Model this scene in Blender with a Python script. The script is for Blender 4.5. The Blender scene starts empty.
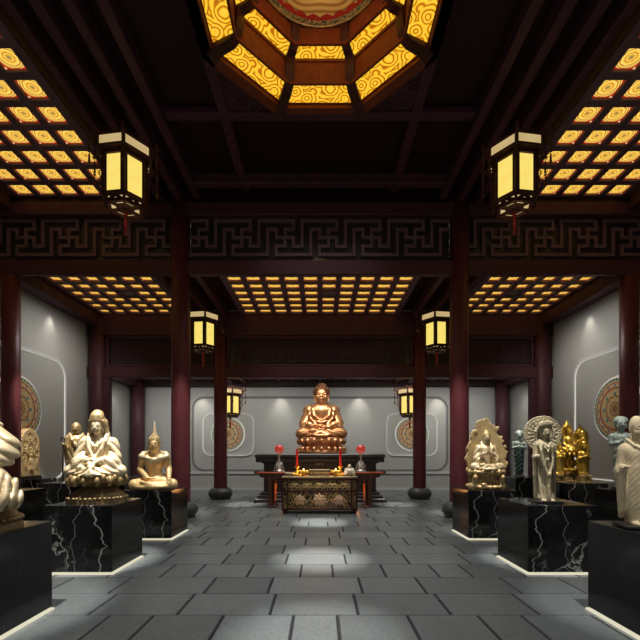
import bpy, math, random
import numpy as np
from mathutils import Vector, Matrix, Euler

random.seed(7)
SC = bpy.context.scene
COL = SC.collection
PI = math.pi
sin, cos, R = math.sin, math.cos, math.radians


# ------------------------------------------------------------------ objects
def thing(name, label, cat, loc=(0, 0, 0), rz=0.0, group=None):
    o = bpy.data.objects.new(name, None)
    o.empty_display_size = 0.1
    COL.objects.link(o)
    o.location = loc
    o.rotation_euler = (0, 0, rz)
    tag(o, label, cat, group)
    return o


def tag(o, label, cat, group=None, kind='thing'):
    o['label'] = label
    o['category'] = cat
    o['kind'] = kind
    if group:
        o['group'] = group
    return o


def link(name, me, mats, parent=None, loc=(0, 0, 0), rot=(0, 0, 0), label=None):
    o = bpy.data.objects.new(name, me)
    COL.objects.link(o)
    o.location = loc
    o.rotation_euler = rot
    if parent is not None:
        o.parent = parent
    if mats is not None and len(me.materials) == 0:
        for m in (mats if isinstance(mats, (list, tuple)) else [mats]):
            me.materials.append(m)
    if label:
        o['label'] = label
    return o


def copy_tree(o, parent=None):
    c = o.copy()
    COL.objects.link(c)
    c.parent = parent
    for ch in o.children:
        copy_tree(ch, c)
    return c


class MB:
    """collects shapes into one mesh"""

    def __init__(s):
        s.v, s.f, s.m, s.sm = [], [], [], []

    def poly(s, pts, faces, mi=0, smooth=False):
        b = len(s.v)
        s.v += [tuple(p) for p in pts]
        for f in faces:
            s.f.append([b + i for i in f])
            s.m.append(mi)
            s.sm.append(smooth)

    def box(s, x0, x1, y0, y1, z0, z1, mi=0, bev=0.0):
        if bev <= 0:
            p = [(x, y, z) for z in (z0, z1) for y in (y0, y1) for x in (x0, x1)]
            s.poly(p, [(0, 2, 3, 1), (4, 5, 7, 6), (0, 1, 5, 4), (2, 6, 7, 3), (0, 4, 6, 2), (1, 3, 7, 5)], mi)
            return
        b = min(bev, (x1 - x0) * .45, (y1 - y0) * .45, (z1 - z0) * .45)
        ctr = Vector(((x0 + x1) / 2, (y0 + y1) / 2, (z0 + z1) / 2))
        h = Vector(((x1 - x0) / 2, (y1 - y0) / 2, (z1 - z0) / 2))
        idx, pts = {}, []
        for sx in (-1, 1):
            for sy in (-1, 1):
                for sz in (-1, 1):
                    for a in range(3):
                        q = [h[0] - b, h[1] - b, h[2] - b]
                        q[a] = h[a]
                        idx[(sx, sy, sz, a)] = len(pts)
                        pts.append((ctr[0] + sx * q[0], ctr[1] + sy * q[1], ctr[2] + sz * q[2]))
        fs = []
        for a in range(3):
            u, w = (a + 1) % 3, (a + 2) % 3
            for sg in (-1, 1):
                loop = []
                for (su, sw) in ((-1, -1), (1, -1), (1, 1), (-1, 1)):
                    k = [0, 0, 0]
                    k[a], k[u], k[w] = sg, su, sw
                    loop.append(idx[(k[0], k[1], k[2], a)])
                fs.append(loop if sg > 0 else loop[::-1])
        for a in range(3):          # edges
            u, w = (a + 1) % 3, (a + 2) % 3
            for su in (-1, 1):
                for sw in (-1, 1):
                    k0, k1 = [0, 0, 0], [0, 0, 0]
                    k0[a], k1[a] = -1, 1
                    k0[u] = k1[u] = su
                    k0[w] = k1[w] = sw
                    loop = [idx[(*k0, u)], idx[(*k1, u)], idx[(*k1, w)], idx[(*k0, w)]]
                    fs.append(loop if su * sw > 0 else loop[::-1])
        for sx in (-1, 1):
            for sy in (-1, 1):
                for sz in (-1, 1):
                    loop = [idx[(sx, sy, sz, a)] for a in range(3)]
                    fs.append(loop if sx * sy * sz > 0 else loop[::-1])
        s.poly(pts, fs, mi)

    def prism(s, pts2, axis, a0, a1, mi=0, smooth=False):
        """closed 2-D outline (ccw) extruded along an axis; the two other axes take the outline in order"""
        n = len(pts2)

        def P(p, a):
            if axis == 'x': return (a, p[0], p[1])
            if axis == 'y': return (p[0], a, p[1])
            return (p[0], p[1], a)
        v = [P(p, a0) for p in pts2] + [P(p, a1) for p in pts2]
        f = [list(range(n))[::-1], list(range(n, 2 * n))]
        b = len(s.v)
        s.v += v
        for q in f:
            s.f.append([b + i for i in q]); s.m.append(mi); s.sm.append(False)
        for i in range(n):
            j = (i + 1) % n
            s.f.append([b + i, b + j, b + n + j, b + n + i]); s.m.append(mi); s.sm.append(smooth)

    def lathe(s, prof, n=32, c=(0, 0, 0), mi=0, smooth=True, rot=0.0, closed=False, squash=1.0):
        """profile of (r, z) turned about z"""
        pts, f = [], []
        for (r, z) in prof:
            for i in range(n):
                a = 2 * PI * i / n + rot
                pts.append((c[0] + r * cos(a), c[1] + squash * r * sin(a), c[2] + z))
        m = len(prof)
        for k in range(m - 1 + (1 if closed else 0)):
            k2 = (k + 1) % m
            for i in range(n):
                j = (i + 1) % n
                f.append((k * n + i, k * n + j, k2 * n + j, k2 * n + i))
        s.poly(pts, f, mi, smooth)
        if not closed:
            b = len(s.v) - len(pts)
            s.f.append([b + i for i in range(n)][::-1]); s.m.append(mi); s.sm.append(False)
            s.f.append([b + (m - 1) * n + i for i in range(n)]); s.m.append(mi); s.sm.append(False)

    def tube(s, path, r, n=8, mi=0, closed=False, smooth=True):
        path = [Vector(p) for p in path]
        m = len(path)
        pts, f = [], []
        rr = r if isinstance(r, (list, tuple)) else [r] * m
        up = None
        for i, p in enumerate(path):
            if closed:
                t = (path[(i + 1) % m] - path[i - 1]).normalized()
            else:
                t = (path[min(i + 1, m - 1)] - path[max(i - 1, 0)]).normalized()
            if up is None:
                up = Vector((0, 0, 1)) if abs(t.z) < .9 else Vector((1, 0, 0))
            a = t.cross(up)
            if a.length < 1e-5:
                a = t.orthogonal()
            a.normalize()
            b = a.cross(t).normalized()
            up = b
            for k in range(n):
                w = 2 * PI * k / n
                pts.append(p + a * (rr[i] * cos(w)) + b * (rr[i] * sin(w)))
        for i in range(m - (0 if closed else 1)):
            i2 = (i + 1) % m
            for k in range(n):
                k2 = (k + 1) % n
                f.append((i * n + k, i * n + k2, i2 * n + k2, i2 * n + k))
        s.poly(pts, f, mi, smooth)
        if not closed:
            b0 = len(s.v) - len(pts)
            s.f.append([b0 + i for i in range(n)][::-1]); s.m.append(mi); s.sm.append(False)
            s.f.append([b0 + (m - 1) * n + i for i in range(n)]); s.m.append(mi); s.sm.append(False)

    def ball(s, c, r, n=16, mi=0):
        rx, ry, rz = r if isinstance(r, (list, tuple)) else (r, r, r)
        k = max(6, n // 2)
        pts, f = [(c[0], c[1], c[2] - rz)], []
        for i in range(1, k):
            t = -PI / 2 + PI * i / k
            for j in range(n):
                a = 2 * PI * j / n
                pts.append((c[0] + rx * cos(t) * cos(a), c[1] + ry * cos(t) * sin(a), c[2] + rz * sin(t)))
        pts.append((c[0], c[1], c[2] + rz))
        for j in range(n):
            f.append((0, 1 + (j + 1) % n, 1 + j))
        for i in range(k - 2):
            for j in range(n):
                a, b = 1 + i * n + j, 1 + i * n + (j + 1) % n
                f.append((a, b, b + n, a + n))
        e = len(pts) - 1
        for j in range(n):
            f.append((1 + (k - 2) * n + j, 1 + (k - 2) * n + (j + 1) % n, e))
        s.poly(pts, f, mi, True)

    def xf(s, M):
        s.v = [tuple(M @ Vector(p)) for p in s.v]
        return s

    def mesh(s, name):
        me = bpy.data.meshes.new(name)
        me.from_pydata(s.v, [], s.f)
        me.polygons.foreach_set('material_index', s.m)
        me.polygons.foreach_set('use_smooth', s.sm)
        me.update()
        return me

    def build(s, name, mats, parent=None, loc=(0, 0, 0), rot=(0, 0, 0), label=None):
        return link(name, s.mesh(name), mats, parent, loc, rot, label)


def struct(name, mb, mats):
    o = mb.build(name, mats)
    o['kind'] = 'structure'
    return o


# ------------------------------------------------------------------ signed-distance sculpting
class SDF:
    def __init__(s, lo, hi, h):
        s.lo, s.h = np.array(lo, float), h
        n = [int(math.ceil((hi[i] - lo[i]) / h)) + 1 for i in range(3)]
        s.ax = [(s.lo[i] + h * np.arange(n[i])).astype(np.float32) for i in range(3)]
        s.F = np.full(n, 1.0, np.float32)

    def _sl(s, lo, hi):
        out = []
        for i in range(3):
            a = int(max(0, math.floor((lo[i] - s.lo[i]) / s.h)))
            b = int(min(len(s.ax[i]), math.ceil((hi[i] - s.lo[i]) / s.h) + 1))
            if b <= a:
                return None
            out.append(slice(a, b))
        return tuple(out)

    def _P(s, sl):
        return (s.ax[0][sl[0]][:, None, None], s.ax[1][sl[1]][None, :, None], s.ax[2][sl[2]][None, None, :])

    def add(s, fn, lo, hi, k=.01, sub=False):
        m = k + 3 * s.h
        sl = s._sl([lo[i] - m for i in range(3)], [hi[i] + m for i in range(3)])
        if sl is None:
            return s
        a, d = s.F[sl], fn(*s._P(sl)).astype(np.float32)
        k = max(k, 1e-5)
        if sub:
            d = -d
            h = np.maximum(k - np.abs(a - d), 0) / k
            s.F[sl] = np.maximum(a, d) + h * h * k * .25
        else:
            h = np.maximum(k - np.abs(a - d), 0) / k
            s.F[sl] = np.minimum(a, d) - h * h * k * .25
        return s

    @staticmethod
    def _loc(X, Y, Z, c, rot):
        x, y, z = X - c[0], Y - c[1], Z - c[2]
        if rot is None:
            return x, y, z
        M = Euler([R(t) for t in rot]).to_matrix().transposed()
        return tuple(M[i][0] * x + M[i][1] * y + M[i][2] * z for i in range(3))

    def ell(s, c, r, k=.02, rot=None, sub=False):
        def fn(X, Y, Z):
            x, y, z = s._loc(X, Y, Z, c, rot)
            k0 = np.sqrt((x / r[0]) ** 2 + (y / r[1]) ** 2 + (z / r[2]) ** 2)
            k1 = np.sqrt((x / r[0] ** 2) ** 2 + (y / r[1] ** 2) ** 2 + (z / r[2] ** 2) ** 2) + 1e-9
            return k0 * (k0 - 1) / k1
        q = [max(r)] * 3 if rot is not None else r
        return s.add(fn, [c[i] - q[i] for i in range(3)], [c[i] + q[i] for i in range(3)], k, sub)

    def ell2(s, c, r, k=.02, rot=None, sub=False):
        s.ell(c, r, k, rot, sub)
        rot2 = None if rot is None else (rot[0], -rot[1], -rot[2])
        return s.ell((-c[0], c[1], c[2]), r, k, rot2, sub)

    def cap(s, a, b, ra, rb=None, k=.02, sub=False, flat=None):
        rb = ra if rb is None else rb
        ab = [b[i] - a[i] for i in range(3)]
        L2 = sum(t * t for t in ab) + 1e-9

        def fn(X, Y, Z):
            px, py, pz = X - a[0], Y - a[1], Z - a[2]
            t = np.clip((px * ab[0] + py * ab[1] + pz * ab[2]) / L2, 0, 1)
            return np.sqrt((px - t * ab[0]) ** 2 + (py - t * ab[1]) ** 2 + (pz - t * ab[2]) ** 2) - (ra + (rb - ra) * t)
        m = max(ra, rb)
        return s.add(fn, [min(a[i], b[i]) - m for i in range(3)], [max(a[i], b[i]) + m for i in range(3)], k, sub)

    def cap2(s, a, b, ra, rb=None, k=.02, sub=False):
        s.cap(a, b, ra, rb, k, sub)
        return s.cap((-a[0], a[1], a[2]), (-b[0], b[1], b[2]), ra, rb, k, sub)

    def chain(s, pts, rad, k=.01, mirror=False):
        for i in range(len(pts) - 1):
            (s.cap2 if mirror else s.cap)(pts[i], pts[i + 1], rad[i], rad[i + 1], k)
        return s

    def box(s, c, hs, rd=.01, k=.01, rot=None, sub=False):
        def fn(X, Y, Z):
            x, y, z = s._loc(X, Y, Z, c, rot)
            qx, qy, qz = np.abs(x) - hs[0] + rd, np.abs(y) - hs[1] + rd, np.abs(z) - hs[2] + rd
            o = np.sqrt(np.maximum(qx, 0) ** 2 + np.maximum(qy, 0) ** 2 + np.maximum(qz, 0) ** 2)
            return o + np.minimum(np.maximum(qx, np.maximum(qy, qz)), 0) - rd
        q = [math.sqrt(sum(t * t for t in hs))] * 3 if rot is not None else hs
        return s.add(fn, [c[i] - q[i] for i in range(3)], [c[i] + q[i] for i in range(3)], k, sub)

    def disc(s, c, r, hz, axis='z', rd=.005, k=.01, sub=False, sq=1.0):
        """cylinder of radius r, half length hz; sq squashes the second cross axis"""
        def fn(X, Y, Z):
            p = [X - c[0], Y - c[1], Z - c[2]]
            if axis == 'z': u, w, t = p[0], p[1] / sq, p[2]
            elif axis == 'y': u, w, t = p[0], p[2] / sq, p[1]
            else: u, w, t = p[1], p[2] / sq, p[0]
            dr, dz = np.sqrt(u * u + w * w) - r + rd, np.abs(t) - hz + rd
            return np.sqrt(np.maximum(dr, 0) ** 2 + np.maximum(dz, 0) ** 2) + np.minimum(np.maximum(dr, dz), 0) - rd
        m = max(r, r * sq)
        q = [m, m, m]
        q['xyz'.index(axis)] = hz
        return s.add(fn, [c[i] - q[i] for i in range(3)], [c[i] + q[i] for i in range(3)], k, sub)

    def torus(s, c, Rr, r, axis='z', k=.01, sub=False, sq=1.0):
        def fn(X, Y, Z):
            p = [X - c[0], Y - c[1], Z - c[2]]
            if axis == 'z': u, w, t = p[0], p[1] / sq, p[2]
            elif axis == 'y': u, w, t = p[0], p[2] / sq, p[1]
            else: u, w, t = p[1], p[2] / sq, p[0]
            return np.sqrt((np.sqrt(u * u + w * w) - Rr) ** 2 + t * t) - r
        m = (Rr + r) * max(1, sq)
        return s.add(fn, [c[i] - m for i in range(3)], [c[i] + m for i in range(3)], k, sub)

    def warp(s, fn, lo, hi):
        """add fn(x, y, z) to the field inside a box"""
        sl = s._sl(lo, hi)
        if sl is not None:
            s.F[sl] += fn(*s._P(sl)).astype(np.float32)
        return s

    def cut_below(s, z):
        s.F = np.maximum(s.F, (z - s.ax[2])[None, None, :])
        return s

    def mesh(s, name):
        F, h = s.F, s.h
        F = np.pad(F, 1, constant_values=1.0)
        lo = s.lo - h
        S = F < 0
        c8 = [S[i:S.shape[0] - 1 + i, j:S.shape[1] - 1 + j, k:S.shape[2] - 1 + k] for i in (0, 1) for j in (0, 1) for k in (0, 1)]
        cnt = sum(c.astype(np.int8) for c in c8)
        act = (cnt > 0) & (cnt < 8)
        ijk = np.argwhere(act)
        ids = np.full(act.shape, -1, np.int64)
        ids[act] = np.arange(len(ijk))
        acc, n = np.zeros((len(ijk), 3)), np.zeros(len(ijk))
        for a in range(3):
            u, w = (a + 1) % 3, (a + 2) % 3
            for du in (0, 1):
                for dw in (0, 1):
                    o0 = np.zeros(3, int); o0[u], o0[w] = du, dw
                    o1 = o0.copy(); o1[a] = 1
                    p0, p1 = ijk + o0, ijk + o1
                    f0, f1 = F[p0[:, 0], p0[:, 1], p0[:, 2]], F[p1[:, 0], p1[:, 1], p1[:, 2]]
                    x = (f0 < 0) != (f1 < 0)
                    t = np.where(x, f0 / np.where(x, f0 - f1, 1), 0)
                    pt = p0.astype(float)
                    pt[:, a] += t
                    acc[x] += pt[x]
                    n += x
        V = lo + h * acc / n[:, None]
        quads = []
        for a in range(3):
            u, w = (a + 1) % 3, (a + 2) % 3
            d = [slice(None)] * 3
            e = [slice(None)] * 3
            d[a], e[a] = slice(0, -1), slice(1, None)
            A, B = S[tuple(d)], S[tuple(e)]
            q = np.argwhere(A != B)
            q = q[(q[:, u] > 0) & (q[:, w] > 0)]
            flip = A[q[:, 0], q[:, 1], q[:, 2]]
            c = []
            for (du, dw) in ((-1, -1), (0, -1), (0, 0), (-1, 0)):
                p = q.copy(); p[:, u] += du; p[:, w] += dw
                p = np.minimum(p, np.array(ids.shape) - 1)
                c.append(ids[p[:, 0], p[:, 1], p[:, 2]])
            c = np.stack(c, 1)
            c[~flip] = c[~flip][:, ::-1]
            quads.append(c)
        Q = np.concatenate(quads)
        Q = Q[(Q >= 0).all(1)]
        me = bpy.data.meshes.new(name)
        me.vertices.add(len(V)); me.vertices.foreach_set('co', V.ravel().astype(np.float32))
        me.loops.add(Q.size); me.loops.foreach_set('vertex_index', Q.ravel().astype(np.int32))
        me.polygons.add(len(Q))
        me.polygons.foreach_set('loop_start', (np.arange(len(Q)) * 4).astype(np.int32))
        me.polygons.foreach_set('use_smooth', np.ones(len(Q), bool))
        me.update(calc_edges=True)
        me.validate()
        return me

    def build(s, name, mat, parent=None, loc=(0, 0, 0), rot=(0, 0, 0), label=None):
        return link(name, s.mesh(name), mat, parent, loc, rot, label)


# ------------------------------------------------------------------ materials
class NT:
    """small helper around a node tree"""

    def __init__(s, name):
        s.m = bpy.data.materials.new(name)
        s.m.use_nodes = True
        s.t = s.m.node_tree
        s.b = s.t.nodes['Principled BSDF']
        s.out = s.t.nodes['Material Output']

    def n(s, typ, **kw):
        nd = s.t.nodes.new(typ)
        for k, v in kw.items():
            if k.startswith('i_'):
                nd.inputs[k[2:].replace('_', ' ')].default_value = v
            else:
                setattr(nd, k, v)
        return nd

    def L(s, a, b):
        s.t.links.new(a, b)

    def math(s, op, a, b=None, c=None, clamp=False):
        nd = s.n('ShaderNodeMath', operation=op, use_clamp=clamp)
        for i, x in enumerate((a, b, c)):
            if x is None: continue
            if isinstance(x, (int, float)): nd.inputs[i].default_value = x
            else: s.L(x, nd.inputs[i])
        return nd.outputs[0]

    def mix(s, fac, a, b, typ='MIX'):
        nd = s.n('ShaderNodeMix', data_type='RGBA', blend_type=typ)
        for i, x in ((0, fac), (6, a), (7, b)):
            if isinstance(x, (int, float)): nd.inputs[i].default_value = x
            elif isinstance(x, tuple): nd.inputs[i].default_value = (*x[:3], 1)
            else: s.L(x, nd.inputs[i])
        return nd.outputs[2]

    def coord(s, which='Object', scale=(1, 1, 1)):
        tc = s.n('ShaderNodeTexCoord')
        mp = s.n('ShaderNodeMapping')
        mp.inputs['Scale'].default_value = scale
        s.L(tc.outputs[which], mp.inputs[0])
        return mp.outputs[0]

    def world(s, scale=(1, 1, 1)):
        g = s.n('ShaderNodeNewGeometry')
        mp = s.n('ShaderNodeMapping')
        mp.inputs['Scale'].default_value = scale
        s.L(g.outputs['Position'], mp.inputs[0])
        return mp.outputs[0]

    def noise(s, vec, scale, detail=4, rough=.55, dist=0.0):
        nd = s.n('ShaderNodeTexNoise')
        nd.inputs['Scale'].default_value = scale
        nd.inputs['Detail'].default_value = detail
        nd.inputs['Roughness'].default_value = rough
        nd.inputs['Distortion'].default_value = dist
        s.L(vec, nd.inputs['Vector'])
        return nd

    def ramp(s, fac, stops, interp='LINEAR'):
        nd = s.n('ShaderNodeValToRGB')
        cr = nd.color_ramp
        cr.interpolation = interp
        while len(cr.elements) < len(stops):
            cr.elements.new(.5)
        for e, (p, c) in zip(cr.elements, stops):
            e.position = p
            e.color = (*c, 1) if isinstance(c, tuple) else (c, c, c, 1)
        s.L(fac, nd.inputs[0])
        return nd.outputs[0]

    def bump(s, height, strength=.3, dist=.01):
        nd = s.n('ShaderNodeBump')
        nd.inputs['Strength'].default_value = strength
        nd.inputs['Distance'].default_value = dist
        s.L(height, nd.inputs['Height'])
        s.L(nd.outputs[0], s.b.inputs['Normal'])

    def set(s, col=None, rough=None, metal=None, emit=None, estr=None, coat=None, spec=None):
        for key, v in (('Base Color', col), ('Roughness', rough), ('Metallic', metal), ('Emission Color', emit), ('Emission Strength', estr), ('Coat Weight', coat), ('Specular IOR Level', spec)):
            if v is None: continue
            if isinstance(v, tuple): s.b.inputs[key].default_value = (*v, 1)
            elif isinstance(v, (int, float)): s.b.inputs[key].default_value = v
            else: s.L(v, s.b.inputs[key])
        return s.m


def srgb(r, g, b):
    f = lambda c: (c / 255 / 12.92) if c <= 10 else ((c / 255 + .055) / 1.055) ** 2.4
    return (f(r), f(g), f(b))


M = {}


def mat_plain(name, col, rough=.5, metal=0.0, var=.15, scale=6.0, bump=0.0, bscale=40.0, coat=0.0, spec=None):
    t = NT(name)
    co = t.coord('Object')
    nz = t.noise(co, scale, 5, .6)
    dark = tuple(c * (1 - var) for c in col)
    light = tuple(min(1, c * (1 + var)) for c in col)
    t.set(col=t.ramp(nz.outputs[0], [(.3, dark), (.7, light)]), rough=rough, metal=metal, coat=coat, spec=spec)
    if bump:
        t.bump(t.noise(co, bscale, 4, .6).outputs[0], bump, .01)
    M[name] = t.m
    return t.m


def mat_wood(name, col, rough=.35, axis=(1, 1, 1), spec=.5, coat=.15):
    t = NT(name)
    co = t.world((axis[0], axis[1], axis[2]))
    nz = t.noise(co, 9, 6, .65, .4)
    c0, c1 = tuple(c * .72 for c in col), tuple(c * 1.25 for c in col)
    t.set(col=t.ramp(nz.outputs[0], [(.3, c0), (.7, c1)]), rough=rough, coat=coat, spec=spec)
    t.bump(nz.outputs[0], .12, .004)
    M[name] = t.m
    return t.m


def mat_emit(name, col, s):
    t = NT(name)
    t.set(col=(.02, .02, .02), rough=.5, emit=col, estr=s)
    M[name] = t.m
    return t.m


def radial(t, co):
    sp = t.n('ShaderNodeSeparateXYZ')
    t.L(co, sp.inputs[0])
    x, y = sp.outputs[0], sp.outputs[1]
    r = t.math('SQRT', t.math('ADD', t.math('MULTIPLY', x, x), t.math('MULTIPLY', y, y)))
    th = t.math('ARCTAN2', y, x)
    return x, y, r, th
# ------------------------------------------------------------------ palette
mat_wood('wood', (.078, .027, .034), .5, (1, 1, 1), .22, 0)
mat_wood('wood_dark', (.024, .0075, .0075), .55, (1, 1, 1), .2, 0)
mat_wood('wood_relief', (.15, .088, .10), .55, (1, 1, 1), .2, 0)
mat_wood('wood_column', (.115, .029, .035), .42, (3, 3, .25), .22, .03)
mat_wood('wood_caisson', (.20, .046, .014), .5, (1, 1, 1), .2, 0)
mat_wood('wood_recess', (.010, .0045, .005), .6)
mat_wood('wood_altar', (.10, .026, .012), .25)
mat_wood('orange_glow_paint', (.75, .17, .025), .3)  # stands in for orange light on the table edge and legs
mat_wood('wood_lantern', (.065, .020, .012), .5, (1, 1, 1), .2, 0)
mat_plain('plaster', (.41, .402, .365), .8, 0, .04, 1.2)
mat_plain('plaster_light', (.52, .51, .49), .7, 0, .03, 2)
mat_plain('groove', (.16, .158, .15), .8, 0, .04, 2)
mat_plain('stone_base', (.060, .066, .066), .42, 0, .35, 7, .25, 60)
mat_plain('gold', (.90, .56, .10), .30, .85, .18, 9)
mat_plain('gold_antique', (.42, .25, .035), .38, .75, .35, 14, .3, 60)
mat_plain('gold_pale', (.84, .58, .27), .42, .25, .12, 6)
mat_plain('gold_dull', (.34, .23, .10), .45, .6, .35, 14, .3, 60)
mat_plain('gold_champagne', (.56, .40, .19), .40, .45, .25, 7, .12, 40)
mat_plain('gold_white', (.72, .58, .36), .40, .3, .15, 8, .1, 50)
mat_plain('bronze', (.70, .37, .18), .33, .8, .16, 4, .05, 30)
mat_plain('bronze_dark', (.15, .065, .03), .5, .7, .25, 20, .2, 60)
mat_plain('bronze_brown', (.25, .17, .08), .5, .45, .35, 18, .45, 50)
mat_plain('rose_gilt', (.62, .38, .24), .45, .3, .25, 20)
mat_plain('sandstone', (.58, .47, .29), .8, 0, .25, 7, .4, 45)
mat_plain('greystone', (.42, .35, .22), .75, 0, .28, 9, .4, 45)
mat_plain('stele_stone', (.52, .36, .17), .75, 0, .45, 9, .5, 30)
mat_plain('jade', (.055, .105, .095), .42, 0, .3, 6, .15, 40)
mat_plain('jade_pale', (.36, .44, .40), .45, 0, .3, 5, .15, 40)
mat_plain('shell_stone', (.50, .37, .18), .5, .15, .22, 8, .35, 40)
mat_plain('candle_wax', (.78, .012, .010), .35, 0, .06, 9)
mat_plain('crystal', (.72, .70, .66), .12, .55, .1, 9)
mat_plain('porcelain', (.82, .74, .58), .28, 0, .1, 12)
mat_plain('black_metal', (.018, .015, .014), .45, .3, .1, 9)
mat_plain('vent_metal', (.40, .30, .24), .6, .2, .05, 9)
mat_plain('tan_board', (.42, .24, .12), .6, 0, .05, 9)
mat_plain('silk', (.30, .015, .012), .7, 0, .2, 30)
mat_plain('plinth_black', (.034, .032, .030), .38, 0, .3, 3)
mat_emit('led', (1.0, .94, .70), .72)
mat_emit('led_wall', (1.0, .97, .88), .60)
mat_emit('flame', (1.0, .55, .15), 12)


def m_floor():
    t = NT('slate')
    w = t.world()
    g = t.n('ShaderNodeNewGeometry')
    n1 = t.noise(w, 3.2, 7, .68)
    n2 = t.noise(t.world((1, 2.2, 1)), 22, 8, .75, .6)
    a = t.ramp(n1.outputs[0], [(.25, (.078, .087, .091)), (.75, (.170, .186, .190))])
    a = t.mix(.58, a, t.ramp(n2.outputs[0], [(.3, (.04, .046, .046)), (.7, (.30, .325, .32))]))
    k = t.math('ADD', t.math('MULTIPLY', g.outputs['Random Per Island'], .40), .80)
    v = t.n('ShaderNodeVectorMath', operation='SCALE')
    t.L(a, v.inputs[0]); t.L(k, v.inputs['Scale'])
    rg = t.math('ADD', t.math('MULTIPLY', n2.outputs[0], .26), .20)
    t.set(col=v.outputs[0], rough=rg, spec=.55)
    t.bump(t.math('ADD', n1.outputs[0], t.math('MULTIPLY', n2.outputs[0], .6)), .22, .012)
    M['slate'] = t.m
    mat_plain('grout', (.010, .011, .011), .8, 0, .2, 20)


def m_marble():
    t = NT('black_marble')
    w = t.coord('Object')
    nz = t.noise(w, 1.7, 4, .6)
    v = t.n('ShaderNodeVectorMath', operation='ADD')
    sc = t.n('ShaderNodeVectorMath', operation='SCALE')
    t.L(nz.outputs['Color'], sc.inputs[0]); sc.inputs['Scale'].default_value = 1.1
    t.L(w, v.inputs[0]); t.L(sc.outputs[0], v.inputs[1])

    def veins(scale, width, seed):
        mp = t.n('ShaderNodeMapping'); mp.inputs['Location'].default_value = (seed, seed * .7, seed * 1.3)
        mp.inputs['Scale'].default_value = (1, 1, .62)
        t.L(v.outputs[0], mp.inputs[0])
        vo = t.n('ShaderNodeTexVoronoi', feature='DISTANCE_TO_EDGE')
        vo.inputs['Scale'].default_value = scale
        t.L(mp.outputs[0], vo.inputs['Vector'])
        return t.ramp(vo.outputs['Distance'], [(0, 1.0), (width * .35, .55), (width, 0.0)])
    mask = t.ramp(t.noise(w, 1.3, 2, .5).outputs[0], [(.50, 0.0), (.60, .9)])
    mask2 = t.ramp(t.noise(w, 2.3, 2, .5).outputs[0], [(.55, 0.0), (.68, .35)])
    vv = t.math('MAXIMUM', t.math('MULTIPLY', veins(1.15, .022, 1.7), mask), t.math('MULTIPLY', veins(2.6, .022, 6.2), mask2))
    # one bold jagged vein that runs down through the block
    sp = t.n('ShaderNodeSeparateXYZ'); t.L(w, sp.inputs[0])
    def sheet(x0, slope, amp, sc_, seed, wid):
        mp = t.n('ShaderNodeMapping'); mp.inputs['Location'].default_value = (seed, seed, seed); mp.inputs['Scale'].default_value = (.15, .8, 1)
        t.L(w, mp.inputs[0])
        wob = t.math('MULTIPLY', t.math('SUBTRACT', t.noise(mp.outputs[0], sc_, 3, .5).outputs[0], .5), amp)
        d = t.math('ABSOLUTE', t.math('SUBTRACT', t.math('SUBTRACT', sp.outputs[0], x0), t.math('ADD', wob, t.math('MULTIPLY', sp.outputs[2], slope))))
        return t.ramp(d, [(0, 1.0), (wid * .5, .7), (wid, 0.0)])
    vv = t.math('MAXIMUM', vv, sheet(-.36, .14, .42, 5.0, 3.1, .011))
    vv = t.math('MAXIMUM', vv, t.math('MULTIPLY', sheet(.10, -.10, .35, 4.0, 8.4, .006), .5))
    base = t.ramp(t.noise(w, 2.2, 6, .7).outputs[0], [(.35, (.008, .0085, .0085)), (.8, (.024, .025, .025))])
    t.set(col=t.mix(vv, base, (.50, .48, .45)), rough=.13, spec=.5)
    M['black_marble'] = t.m


def m_mandala():
    """painted round plaque: local XY plane, radius 1"""
    t = NT('mandala_paint')
    x, y, r, th = radial(t, t.coord('Object'))
    c = lambda k, ph=0.0: t.math('ADD', t.math('MULTIPLY', t.math('COSINE', t.math('ADD', t.math('MULTIPLY', th, k), ph)), .5), .5)
    pet = t.math('ADD', r, t.math('MULTIPLY', c(12), -.05))
    col = t.ramp(pet, [(0, (.30, .16, .06)), (.10, (.55, .40, .18)), (.16, (.35, .06, .03)), (.20, (.62, .48, .22)), (.33, (.50, .32, .12)), (.36, (.40, .07, .04)),
                       (.40, (.64, .50, .25)), (.56, (.52, .34, .14)), (.60, (.60, .46, .22))], 'CONSTANT')
    out = t.ramp(r, [(0, (.6, .46, .22)), (.64, (.42, .05, .04)), (.69, (.60, .42, .20)), (.72, (.66, .50, .26)), (.80, (.42, .05, .04)), (.83, (.58, .42, .22)), (.89, (.07, .22, .19)), (.955, (.62, .52, .34))], 'CONSTANT')
    a = t.mix(t.math('GREATER_THAN', r, .64), col, out)
    dots = t.math('MULTIPLY', t.math('GREATER_THAN', c(16), .80), t.math('LESS_THAN', t.math('ABSOLUTE', t.math('SUBTRACT', r, .755)), .032))
    a = t.mix(dots, a, (.12, .20, .30))
    dots = t.math('MULTIPLY', t.math('GREATER_THAN', c(8), .82), t.math('LESS_THAN', t.math('ABSOLUTE', t.math('SUBTRACT', r, .48)), .05))
    a = t.mix(dots, a, (.10, .26, .26))
    sc = t.math('MULTIPLY', t.math('GREATER_THAN', c(36), .6), t.math('LESS_THAN', t.math('ABSOLUTE', t.math('SUBTRACT', r, .92)), .025))
    a = t.mix(sc, a, (.35, .45, .38))
    t.set(col=a, rough=.55, metal=.1)
    M['mandala_paint'] = t.m


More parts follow.
